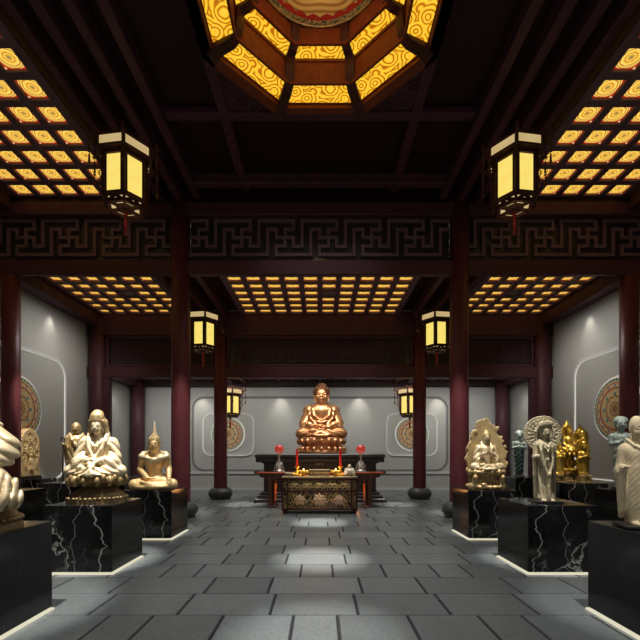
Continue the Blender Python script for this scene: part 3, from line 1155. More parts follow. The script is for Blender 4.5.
def make_lantern(rodlen):
    t = thing('palace_lantern', '', 'lantern')
    RB, RC, H = .375, .475, .65
    mb = MB()
    lo, hi = hexv(RB, -.04), hexv(RB, H + .05)
    for k in range(6):
        j = (k + 1) % 6
        bar(mb, lo[k], hi[k], .06)
        for z, w in ((-.03, .06), (H + .03, .06)):
            bar(mb, (*lo[k][:2], z), (*lo[j][:2], z), w)
        # slim beaded inner edges
        for e in (.13, .87):
            p = Vector(lo[k]).lerp(Vector(lo[j]), e)
            bar(mb, (p.x, p.y, 0), (p.x, p.y, H), .022)
    up = hexv(RC - .03, H + .085)
    for k in range(6):
        j = (k + 1) % 6
        bar(mb, hi[k], up[k], .05)
        bar(mb, Vector(hi[k]).lerp(Vector(up[k]), .5), Vector(hi[j]).lerp(Vector(up[j]), .5), .03)
        for q in range(5):
            e = (q + .5) / 5
            bar(mb, Vector(hi[k]).lerp(Vector(hi[j]), e), Vector(up[k]).lerp(Vector(up[j]), e), .022)
    mb.build('frame', [M['wood_lantern']], t)
    pm = MB(); pm.box(-RB / 2 + .05, RB / 2 - .05, -.006, .006, .01, H - .01)
    pm = pm.mesh('pane')
    cm = MB(); cm.box(-RC / 2 + .03, RC / 2 - .03, -.006, .006, .0, .165)
    cm = cm.mesh('crown_pane')
    for k in range(6):
        a = (k + .5) * PI / 3
        d = RB * cos(PI / 6)
        link('pane', pm, [M['lantern_paper']], t, (d * cos(a), d * sin(a), 0), (0, 0, a + PI / 2))
        d = RC * cos(PI / 6)
        link('crown_pane', cm, [M['lantern_paper_pale']], t, (d * cos(a), d * sin(a), H + .10), (0, 0, a + PI / 2))
    mb = MB()
    c0, c1 = hexv(RC + .005, H + .09), hexv(RC + .005, H + .275)
    for k in range(6):
        j = (k + 1) % 6
        bar(mb, c0[k], c0[j], .035); bar(mb, c1[k], c1[j], .035); bar(mb, c0[k], c1[k], .045)
        for q in range(6):       # pierced cresting on top of the crown
            e = (q + .5) / 6
            p = Vector(c1[k]).lerp(Vector(c1[j]), e)
            mb.tube([p + Vector((0, 0, .01)), p + Vector((.012, 0, .05)), p + Vector((-.012, 0, .085))], .012, 5)
        bar(mb, c1[k], (0, 0, H + .29), .03)
    mb.lathe([(.10, H + .28), (.13, H + .31), (.06, H + .39), (.02, H + .41)], 12)
    mb.build('crown', [M['wood_lantern']], t)
    mb = MB()
    b0, b1 = hexv(RB - .02, -.05), hexv(RB - .08, -.115)
    for k in range(6):
        j = (k + 1) % 6
        bar(mb, b1[k], b1[j], .055)
        m0 = Vector(b0[k]).lerp(Vector(b0[j]), .5)
        bar(mb, m0, b1[k], .04); bar(mb, m0, b1[j], .04); bar(mb, b0[k], b1[k], .045)
        bar(mb, b1[k], (0, 0, -.125), .045)
        e0 = Vector(b1[k]).lerp(Vector((0, 0, -.125)), .5); e1 = Vector(b1[j]).lerp(Vector((0, 0, -.125)), .5)
        bar(mb, e0, e1, .04)
    mb.lathe([(.03, -.19), (.06, -.17), (.05, -.14), (.02, -.13)], 12)
    mb.build('bottom_lattice', [M['wood_lantern']], t)
    mb = MB()
    v = hexv(RB - .035, -.042) + hexv(RB - .095, -.10)
    mb.poly(v, [(k, k + 6, (k + 1) % 6 + 6, (k + 1) % 6) for k in range(6)] + [(11, 10, 9, 8, 7, 6)])
    mb.build('bottom_pane', [M['lantern_paper_pale']], t)
    hk = MB()     # dragon-headed hook with a hanging drop, pointing along +x
    hk.tube([(.0, 0, .20), (.06, 0, .16), (.11, 0, .18), (.15, 0, .24), (.13, 0, .29), (.09, 0, .27)], [.026, .024, .022, .024, .02, .008], 6)
    hk.tube([(.11, 0, .18), (.17, 0, .17), (.19, 0, .20)], [.02, .016, .006], 6)
    hk.tube([(.06, 0, .16), (.05, 0, .07), (.02, 0, .0)], [.02, .016, .012], 6)
    hk.tube([(.135, 0, .18), (.135, 0, .07)], .006, 5)
    for q in range(5):
        hk.ball((.135, 0, .06 - .05 * q), (.024, .024, .022), 8)
    hk.tube([(.135, 0, -.18), (.135, 0, -.34)], [.012, .022], 6)
    hk = hk.mesh('hook')
    sc = MB()     # pierced scroll running down the post
    pts = [(.03 + .035 * sin(i * .9), 0, .10 - .65 * i / 20) for i in range(21)]
    sc.tube(pts, .012, 5)
    sc.tube([(.055 + .03 * sin(i * .9 + 2.4), 0, .06 - .58 * i / 20) for i in range(21)], .009, 5)
    sc = sc.mesh('scroll')
    for k in range(6):
        a = k * PI / 3
        link('hook', hk, [M['wood_lantern']], t, (RC * cos(a), RC * sin(a), H + .05), (0, 0, a))
        link('scroll', sc, [M['wood_lantern']], t, (RB * cos(a), RB * sin(a), H - .04), (0, 0, a))
    mb = MB()
    mb.ball((0, 0, -.21), .035, 10)
    mb.tube([(0, 0, -.23), (0, 0, -.30), (0, 0, -.58)], [.014, .026, .034], 10)
    mb.build('tassel', [M['silk']], t, label='dark red silk tassel')
    mb = MB(); mb.tube([(0, 0, H + .39), (0, 0, rodlen)], .012, 6)
    mb.build('hanging_rod', [M['black_metal']], t)
    return t


LROT = R(-8)
for i, (y, z, zc, lb) in enumerate(((7.2, 6.11, 7.98, 'large glowing hexagonal palace lantern under the high ceiling on the %s, largest of three'),
                                    (12.0, 4.79, 6.55, 'mid-sized glowing hexagonal lantern hanging beside the tall near column on the %s'),
                                    (15.6, 3.14, 4.70, 'smallest glowing hexagonal lantern, hanging low in the rear bay on the %s'))):
    proto = None
    for s, sd in ((-1, 'left'), (1, 'right')):
        if proto is None:
            proto = make_lantern(zc - z - .002)
            o = proto
        else:
            o = copy_tree(proto)
        o.location = (s * 3.5, y, z)
        o.rotation_euler = (0, 0, -s * LROT)
        o['label'] = lb % sd
        o['group'] = 'hexagonal palace lanterns'

# ------------------------------------------------------------------ altar group
mb = MB()
t = thing('altar_plinth', 'wide black stepped altar plinth under the bronze Buddha', 'plinth', (0, 13.9, 0))
mb = MB()
for (hx, d0, z0, z1) in ((2.15, 1.00, 0, .12), (2.05, .92, .12, .22), (1.95, .84, .22, .32), (1.85, .74, .32, 1.30), (1.92, .82, 1.26, 1.32)):
    mb.box(-hx, hx, -d0, d0, z0, z1, 0, .02)
mb.build('pedestal_body', [M['plinth_black']], t)
mb = MB(); mb.box(-2.08, 2.08, -1.0, 1.0, 1.30, 1.44, 0, .02); mb.box(-2.11, 2.11, -1.03, 1.03, 1.44, 1.575, 0, .03)
mb.build('top_slab', [M['plinth_black']], t)
for x in (-.11, -.02, .07):
    mb = MB(); mb.ball((0, 0, 0), (.028, .012, .028), 10)
    mb.build('stud', [M['porcelain']], t, (x, -.745, 1.24), label='tiny pale stud')

t = thing('altar_table', 'long dark red altar table with upturned ends in front of the black plinth', 'table', (0, 11.95, 0))
mb = MB()
prof = [(-1.80, .98), (1.80, .98), (1.90, 1.0), (1.93, 1.07), (1.88, 1.075), (1.82, 1.045), (-1.82, 1.045), (-1.88, 1.075), (-1.93, 1.07), (-1.90, 1.0)]
mb.prism(prof, 'y', -.32, .32)
mb.build('tabletop', [M['wood_altar']], t)
mb = MB(); mb.box(-1.84, 1.84, -.332, -.318, 1.012, 1.046, 0, .004)  # thin strip paints the orange light caught by the front edge
mb.build('edge_glow', [M['orange_glow_paint']], t, label='front edge strip painted as orange light')
mb = MB()
for y in (-.27, .25):
    mb.prism([(-1.75, .98), (-1.75, .90), (-1.6, .86), (-1.45, .80), (-1.3, .80), (-1.2, .86), (-1.0, .88), (1.0, .88), (1.2, .86), (1.3, .80), (1.45, .80), (1.6, .86), (1.75, .90), (1.75, .98)][::-1], 'y', y, y + .03)
mb.box(-1.78, 1.78, -.29, .29, .95, .985)
mb.build('apron', [M['wood_altar']], t)
for sx in (-1, 1):
    mb = MB()
    for y in (-.28, .18):
        mb.box(-.12, .0, y, y + .10, 0, .95, 0, .01) if sx < 0 else mb.box(.0, .12, y, y + .10, 0, .95, 0, .01)
    mb.box(-.13, .13, -.30, .30, 0, .06, 0, .01)
    mb.box(-.10, .10, -.20, .20, .12, .18); mb.box(-.10, .10, -.20, .20, .70, .76)
    mb.build('leg', [M['wood_altar']], t, (sx * 1.40, 0, 0))
    mb = MB(); mb.box(-.015, .015, -.19, .19, .06, .95)  # panel coloured orange to paint the glow on the inner legs
    mb.build('leg_glow_panel', [M['orange_glow_paint']], t, (sx * 1.33, 0, 0), label='inner leg panel painted with the orange glow')

t = thing('altar_chest', 'painted gilt chest with carved blossoms, foremost of the altar furniture', 'chest', (-.01, 10.82, 0))
mb = MB()
mb.box(-.97, .97, -.30, .30, .12, .94)
mb.build('body', [M['painted_chest']], t)
mb = MB(); mb.box(-1.0, 1.0, -.34, .34, .93, .98, 0, .012)
mb.build('top_board', [M['bronze_brown']], t)
mb = MB()
for z in (.12, .60, .90):
    mb.box(-.99, .99, -.325, -.295, z - .02, z + .025, 0, .005)
for x in (-.975, -.84, .84, .975):
    mb.box(x - .02, x + .02, -.325, -.295, .10, .93, 0, .005)
for x in (-.975, .975):
    mb.box(x - .02, x + .02, -.30, .30, .08, .14)
mb.build('frame', [M['wood_lantern']], t, label='black rails and stiles')
for x in (-.93, .93):
    for y in (-.26, .26):
        mb = MB(); mb.lathe([(.04, 0), (.05, .03), (.045, .07), (.06, .13)], 12)
        mb.build('foot', [M['wood_lantern']], t, (x, y, 0))
# carved relief: three blossoms below, small ones on the upper panels


def blossom(cx, cz, r, n, m):
    mb = MB()
    for q, (rr, pr) in enumerate(((1.0, .42), (.58, .36))):
        for k in range(n):
            a = 2 * PI * (k + .5 * q) / n
            mb.ball((r * rr * cos(a), -.006 * q, r * rr * sin(a)), (r * pr, .014, r * pr), 8)
    mb.ball((0, -.010, 0), (r * .45, .02, r * .45), 8)
    for sx in (-1, 1):      # curling leaves that spring from the blossom
        mb.tube([(sx * (r * .9 + .13 * q / 16), -.004, .055 * sin(q * .42) - .02) for q in range(17)], [.020 - .0008 * q for q in range(17)], 6)
        mb.tube([(sx * (r * .5 + .10 * q / 12), -.004, -r * .8 - .05 * sin(q * .35)) for q in range(13)], [.017 - .0009 * q for q in range(13)], 6)
    mb.build('carved_blossom', [M[m]], t, (cx, -.302, cz))


for cx in (-.52, 0, .52):
    blossom(cx, .37, .095 if cx else .115, 8, 'rose_gilt')
for k in range(5):
    blossom(-.66 + 1.32 * k / 4, .76, .042, 6, 'gold_champagne')


def candle(loc, label):
    t = thing('red_candle', label, 'candle', loc, 0, 'pair of red altar candles')
    mb = MB()
    mb.lathe([(.11, 0), (.115, .02), (.06, .04), (.03, .09), (.05, .12), (.025, .16), (.03, .21), (.075, .235), (.075, .25)], 20)
    for k in range(8):
        a = 2 * PI * k / 8
        mb.ball((.10 * cos(a), .10 * sin(a), .035), (.03, .03, .035), 8)
    mb.build('candle_holder', [M['gold']], t, label='gold lotus candle holder')
    mb = MB(); mb.lathe([(.034, .25), (.036, .70), (.03, .715), (.01, .71)], 18)
    c = mb.build('wax', [M['candle_wax']], t)
    mb = MB(); mb.tube([(0, 0, .70), (0, 0, .735)], .004, 5)
    mb.build('wick', [M['black_metal']], c)


candle((-.63, 10.98, .98), 'red candle on a gold lotus holder, left of the pair on the painted chest')
candle((.56, 10.98, .98), 'red candle on a gold lotus holder, right of the pair on the painted chest')


def oil_lamp(loc, label):
    t = thing('lotus_lamp', label, 'oil lamp', loc, 0, 'glowing lotus lamps on the chest')
    mb = MB()
    mb.lathe([(.07, 0), (.075, .015), (.03, .03), (.025, .05), (.09, .10), (.10, .12), (.085, .12), (.02, .08)], 20)
    for k in range(8):
        a = 2 * PI * k / 8
        mb.ball((.105 * cos(a), .105 * sin(a), .115), (.035, .035, .05), 8)
    mb.build('lotus_cup', [M['gold']], t)
    mb = MB(); mb.lathe([(.001, .11), (.020, .125), (.024, .15), (.012, .185), (.001, .21)], 12)
    mb.build('flame', [M['flame']], t, label='small orange flame')


oil_lamp((-.44, 10.72, .98), 'glowing gold lotus lamp beside the left red candle')
oil_lamp((.42, 10.72, .98), 'glowing gold lotus lamp beside the right red candle')

mb = MB(); mb.lathe([(.06, 0), (.07, .012), (.045, .025), (.12, .075), (.125, .09), (.11, .088), (.02, .05)], 24)
tag(mb.build('offering_bowl', [M['porcelain']], None, (-.84, 10.86, .98)), 'shallow pale offering bowl at the left end of the painted chest', 'bowl')

t = thing('incense_burner', 'low rectangular carved bronze incense burner in the middle of the chest', 'incense burner', (-.01, 10.80, .98))
mb = MB()
mb.box(-.27, .27, -.10, .10, .03, .15, 0, .01); mb.box(-.29, .29, -.12, .12, .14, .18, 0, .012)
for x in (-.23, .23):
    for y in (-.08, .08): mb.box(x - .03, x + .03, y - .025, y + .025, 0, .04)
mb.build('body', [M['bronze_brown']], t)
mb = MB()
for k in range(9):
    x = -.22 + .44 * k / 8
    mb.tube([(x + .022 * (1 - q / 16) * cos(q * .7), -.102, .085 + .03 * (1 - q / 16) * sin(q * .7)) for q in range(12)], .006, 5)
mb.build('scroll_relief', [M['gold_pale']], t)

for s, sd in ((-1, 'left'), (1, 'right')):
    t = thing('globe_lamp', 'glowing red glass globe on a crystal stand, %s end of the altar table' % sd, 'lamp', (s * 1.215, 11.9, 1.047), 0, 'pair of red globe lamps')
    mb = MB()
    mb.lathe([(.17, 0), (.17, .03), (.10, .05), (.085, .09), (.11, .14), (.06, .20), (.035, .26), (.05, .30), (.03, .35), (.028, .46), (.06, .50), (.07, .53)], 20)
    for k in range(6):
        a = 2 * PI * k / 6
        mb.tube([(.15 * cos(a), .15 * sin(a), .03), (.13 * cos(a), .13 * sin(a), .16), (.05 * cos(a), .05 * sin(a), .30)], .012, 6)
    mb.build('crystal_stand', [M['crystal']], t)
    mb = MB(); mb.ball((0, 0, 0), .14, 28)
    mb.build('glass_globe', [M['red_lamp_glass']], t, (0, 0, .66))

# ------------------------------------------------------------------ black marble display pedestals


def pedestal(cx, cy, w, d, label, h=.91, group='black marble display pedestals'):
    t = thing('display_pedestal', label, 'pedestal', (cx, cy, 0), PI if cx < 0 else 0, group)
    mb = MB()
    mb.box(-w / 2, w / 2, -d / 2, d / 2, .035, h, 0, .006)
    mb.build('marble_block', [M['black_marble']], t)
    mb = MB()
    e = .014
    mb.box(-w / 2 + .06, w / 2 - .06, -d / 2 + .06, d / 2 - .06, 0, .04)
    mb.build('plinth_foot', [M['black_metal']], t)
    mb = MB()
    for (a, b, c, f) in ((-w / 2 - e, w / 2 + e, -d / 2 - e, -d / 2 + .05), (-w / 2 - e, w / 2 + e, d / 2 - .05, d / 2 + e), (-w / 2 - e, -w / 2 + .05, -d / 2 + .05, d / 2 - .05), (w / 2 - .05, w / 2 + e, -d / 2 + .05, d / 2 - .05)):
        mb.box(a, b, c, f, .004, .020)
    mb.build('light_strip', [M['led']], t, label='warm glowing strip along the foot')
    return t


for s, sd in ((-1, 'left'), (1, 'right')):
    L = s < 0
    pedestal(s * 3.18, 3.63, .9, .9, 'nearest black marble pedestal, under the %s' % ('draped statue with wide sleeves' if L else 'robed standing stone Buddha'))
    pedestal(s * 3.18, 5.70, .9, .9, 'black marble pedestal under the %s' % ('crowned white-gold statue on a lotus throne' if L else 'slender statue with the big round halo'))
    pedestal(s * 3.18, 7.80, .9, .9, 'black marble pedestal under the %s' % ('golden seated Buddha with a flame finial' if L else 'seated figure in the leaf-shaped backing'))
    pedestal(s * 5.88, 7.45, .95, .9, 'outer black marble pedestal %s' % ('standing in front of the carved stone stele' if L else 'under the tall pale green figure'))
    pedestal(s * (5.90 if L else 5.99), 9.52, .95 if L else 1.10, .9, 'outer black marble pedestal under the %s' % ('monk with a staff' if L else 'group of gilt figures'))
    pedestal(s * 5.90, 11.59, .9, .9, 'outer black marble pedestal %s' % ('half hidden behind the golden finial Buddha' if L else 'under the dark green figure painted pale above as if lit'))
pedestal(-7.70, 10.80, .62, .86, 'small black marble pedestal by the left wall under the carved stone stele')
# ------------------------------------------------------------------ sculpted figures (each faces -y, origin at the middle of its base)
def head(F, c, s, k=None, ears=True, lobes=.30, wx=1.0):
    """c: middle of the skull, s: chin-to-crown height"""
    P = lambda x, y, z: (c[0] + x * s * wx, c[1] + y * s, c[2] + z * s)
    q = lambda a, b, d: [a * s * wx, b * s, d * s]
    F.ell(P(0, .03, .08), q(.36, .42, .42), .05 * s)
    F.ell(P(0, -.07, -.17), q(.295, .33, .32), .10 * s)
    F.ell(P(0, -.28, -.40), q(.11, .10, .085), .09 * s)                  # chin
    F.ell2(P(.17, -.27, -.17), q(.12, .10, .13), .08 * s)                # cheeks
    F.ell2(P(.155, -.425, .025), q(.105, .07, .055), .05 * s, sub=True)  # sockets
    F.ell2(P(.155, -.345, .015), q(.10, .065, .05), .02 * s)             # lids
    F.cap2(P(.055, -.40, .095), P(.165, -.385, .12), .022 * s, .020 * s, .03 * s)
    F.cap2(P(.165, -.385, .12), P(.265, -.31, .075), .020 * s, .014 * s, .03 * s)
    F.cap(P(0, -.385, .10), P(0, -.475, -.10), .030 * s, .052 * s, .03 * s)  # nose
    F.ell2(P(.05, -.425, -.115), q(.042, .045, .035), .02 * s)
    F.ell(P(0, -.385, -.225), q(.105, .05, .028), .02 * s)
    F.ell(P(0, -.38, -.275), q(.080, .05, .030), .015 * s)
    F.cap2(P(.02, -.435, -.250), P(.105, -.375, -.243), .010 * s, .010 * s, .012 * s, sub=True)
    if ears:
        F.ell2(P(.365, .02, -.02), q(.045, .10, .17), .03 * s, rot=(8, 0, 0))
        if lobes:
            F.cap2(P(.365, -.0, -.14), P(.345, -.02, -.16 - lobes), .045 * s, .055 * s, .03 * s)


def hair_cap(F, c, s, ush=True, curls=True, wx=1.0, uz=.50):
    """separate mesh: snail curls over the skull"""
    P = lambda x, y, z: (c[0] + x * s * wx, c[1] + y * s, c[2] + z * s)
    F.ell(P(0, .06, .13), [.40 * s * wx, .44 * s, .44 * s], .02 * s)
    F.ell(P(0, -.34, -.20), [.31 * s * wx, .36 * s, .43 * s], .03 * s, sub=True)
    if ush:
        F.ell(P(0, .06, uz), [.24 * s * wx, .25 * s, .20 * s], .08 * s)
    if curls:
        for i in range(150):
            z = 1 - 2 * (i + .5) / 150
            a = i * 2.39996
            r = math.sqrt(1 - z * z)
            x, y = r * cos(a), r * sin(a)
            if z < -.15 and y < .3 or y < -.45 and z < .42: continue
            F.ell(P(.40 * x, .06 + .44 * y, .13 + .44 * z), [.055 * s] * 3, .012 * s)
        if ush:
            for i in range(36):
                z = 1 - (i + .5) / 36
                a = i * 2.39996
                r = math.sqrt(1 - z * z)
                F.ell(P(.24 * r * cos(a), .06 + .25 * r * sin(a), uz + .20 * z), [.048 * s] * 3, .012 * s)


def hand(F, wrist, palm, tip, up, s, curl=.35, side=1):
    """palm from the wrist towards tip; four unequal bent fingers and a thumb; s = hand length"""
    w, d = Vector(wrist), (Vector(tip) - Vector(wrist)).normalized()
    u = Vector(up); u = (u - d * u.dot(d)).normalized()
    r = d.cross(u) * side
    m = w + d * (.26 * s)
    F.cap(w, m, .15 * s, .17 * s, .04 * s)
    F.cap(w + r * .10 * s, m + r * .14 * s + d * .1 * s, .12 * s, .10 * s, .04 * s)
    F.cap(w - r * .10 * s, m - r * .14 * s + d * .1 * s, .12 * s, .10 * s, .04 * s)
    for i, (o, L) in enumerate(((-.20, .42), (-.07, .50), (.07, .47), (.20, .36))):
        b = w + d * (.42 * s) + r * (o * s)
        j = b + (d - u * curl * .3).normalized() * (L * .5 * s)
        e = j + (d - u * curl * 1.6).normalized() * (L * .5 * s)
        F.cap(b, j, .078 * s, .068 * s, .012 * s)
        F.cap(j, e, .068 * s, .05 * s, .012 * s)
    b = w + d * (.12 * s) - r * (.18 * s)
    j = b + (d * .7 - r * .6 - u * .2).normalized() * (.22 * s)
    F.cap(b, j, .085 * s, .072 * s, .02 * s)
    F.cap(j, j + (d - r * .1 - u * .2).normalized() * (.2 * s), .07 * s, .05 * s, .012 * s)


def lotus(F, z, rx, ry, n, ph, pr, pz, tilt=18, lift=0.0):
    """ring of plump petals"""
    for i in range(n):
        a = 2 * PI * (i + ph) / n
        c = (rx * cos(a), ry * sin(a), z)
        F.ell(c, [pr * .62, pr * 1.0, pz], .012, rot=(tilt, 0, math.degrees(a) - 90))
        F.ell((c[0] * 1.06, c[1] * 1.06, z + pz * .55 * (1 if tilt > 0 else -1)), [pr * .30, pr * .30, pz * .35], .02)


def folds(F, lo, hi, fn, amp):
    """carve drapery: fn gives the phase, amp the depth; fades at the box faces"""
    def w(X, Y, Z):
        m = 1.0
        for v, a, b in ((X, lo[0], hi[0]), (Y, lo[1], hi[1]), (Z, lo[2], hi[2])):
            t = np.minimum(v - a, b - v) / (.18 * (b - a))
            m = m * np.clip(t, 0, 1)
        ph = fn(X, Y, Z)
        return amp * m * (1 - 2 * np.abs(np.sin(ph)) ** .7)
    F.warp(w, lo, hi)


def seated_legs(F, H, wk=.43, robe=True):
    g = lambda *p: tuple(t * H for t in p)
    F.ell(g(0, .06, .12), g(.27, .21, .15), .05 * H)
    F.cap2(g(.12, .06, .11), g(wk - .06, -.10, .09), .105 * H, .085 * H, .05 * H)
    F.cap(g(wk - .05, -.12, .075), g(-.06, -.28, .085), .078 * H, .058 * H, .03 * H)
    F.cap(g(-wk + .05, -.12, .075), g(.06, -.25, .065), .078 * H, .058 * H, .03 * H)
    F.ell(g(0, -.12, .05), g(.34, .22, .055), .05 * H)
    F.cap(g(-.06, -.28, .10), g(-.20, -.24, .135), .045 * H, .028 * H, .02 * H)   # sole turned up
    if robe:
        F.ell(g(0, -.33, .035), g(.16, .07, .035), .03 * H)
    F.cut_below(.002)


# ---------------------------------------------------------------- great bronze Buddha on the altar
def bronze_buddha():
    t = thing('buddha_statue', 'large shining bronze seated Buddha on a lotus throne upon the black altar plinth', 'statue', (.05, 13.75, 1.577))
    F = SDF((-.95, -.80, 0), (.95, .80, .60), .017)
    F.disc((0, 0, .05), .86, .05, sq=.86, rd=.02)
    F.disc((0, 0, .26), .66, .26, sq=.86, rd=.03)
    F.disc((0, 0, .48), .80, .07, sq=.86, rd=.04, k=.03)
    lotus(F, .17, .74, .64, 20, 0, .13, .085, -20)
    lotus(F, .40, .74, .64, 20, 0, .13, .10, 22)
    lotus(F, .43, .70, .60, 20, .5, .11, .11, 14)
    F.build('lotus_throne', M['bronze'], t)
    H, z0 = 1.86, .53
    F = SDF((-1.0, -.85, -.02), (1.0, .55, 1.95), .0145)
    g = lambda *p: tuple(v * H for v in p)
    seated_legs(F, H, .44)
    F.cap(g(0, .06, .14), g(0, .05, .46), .20 * H, .19 * H, .05 * H)
    F.ell(g(0, .0, .48), g(.245, .17, .15), .08 * H)
    F.cap2(g(.04, .05, .575), g(.22, .05, .535), .085 * H, .085 * H, .05 * H)
    F.cap2(g(.245, .05, .52), g(.305, .0, .27), .08 * H, .088 * H, .05 * H)
    F.cap2(g(.305, -.01, .26), g(.12, -.20, .19), .088 * H, .058 * H, .04 * H)
    F.ell2(g(.32, -.02, .20), g(.07, .12, .07), .04 * H)          # hanging sleeves
    F.cap(g(0, .03, .58), g(0, .0, .70), .085 * H, .08 * H, .03 * H)
    # robe edges: open collar down both sides of the chest
    for sx in (-1, 1):
        F.chain([g(sx * .10, .03, .63), g(sx * .155, -.10, .52), g(sx * .13, -.165, .40), g(sx * .02, -.17, .31)], [.030 * H, .026 * H, .024 * H, .022 * H], .015 * H)
        F.chain([g(sx * .17, .02, .61), g(sx * .225, -.06, .50), g(sx * .20, -.13, .36), g(sx * .10, -.19, .25)], [.024 * H, .02 * H, .02 * H, .02 * H], .015 * H)
    F.chain([g(-.13, -.155, .36), g(0, -.185, .325), g(.13, -.155, .36)], [.014 * H] * 3, .012 * H)
    F.chain([g(-.11, -.165, .31), g(0, -.20, .275), g(.11, -.165, .31)], [.016 * H] * 3, .012 * H)
    folds(F, g(-.46, -.30, .16), g(-.17, .2, .60), lambda x, y, z: 26 / H * (z * .75 - x * .9 + y * .5) * .9, .014 * H)
    folds(F, g(.17, -.30, .16), g(.46, .2, .60), lambda x, y, z: 26 / H * (z * .75 + x * .9 + y * .5) * .9, .014 * H)
    folds(F, g(-.46, -.42, .0), g(.46, -.05, .17), lambda x, y, z: 24 / H * (np.abs(x) * .55 + z * 1.4 + y * .3), .014 * H)
    # hands in the lap, one on the other
    hand(F, g(.13, -.22, .185), None, g(-.12, -.27, .185), (0, 0, -1), .20 * H, .15, -1)
    hand(F, g(-.13, -.22, .21), None, g(.12, -.27, .215), (0, 0, -1), .20 * H, .15, 1)
    head(F, g(0, -.03, .795), .325 * H, wx=1.12, lobes=.2)
    b = F.build('body', M['bronze'], t, (0, 0, z0))
    F = SDF((-.40, -.42, 1.20), (.40, .42, 2.05), .0115)
    hair_cap(F, g(0, -.03, .795), .325 * H, wx=1.12, uz=.46)
    F.build('hair', M['bronze_dark'], t, (0, 0, z0), label='darker bronze snail-curl hair with topknot')


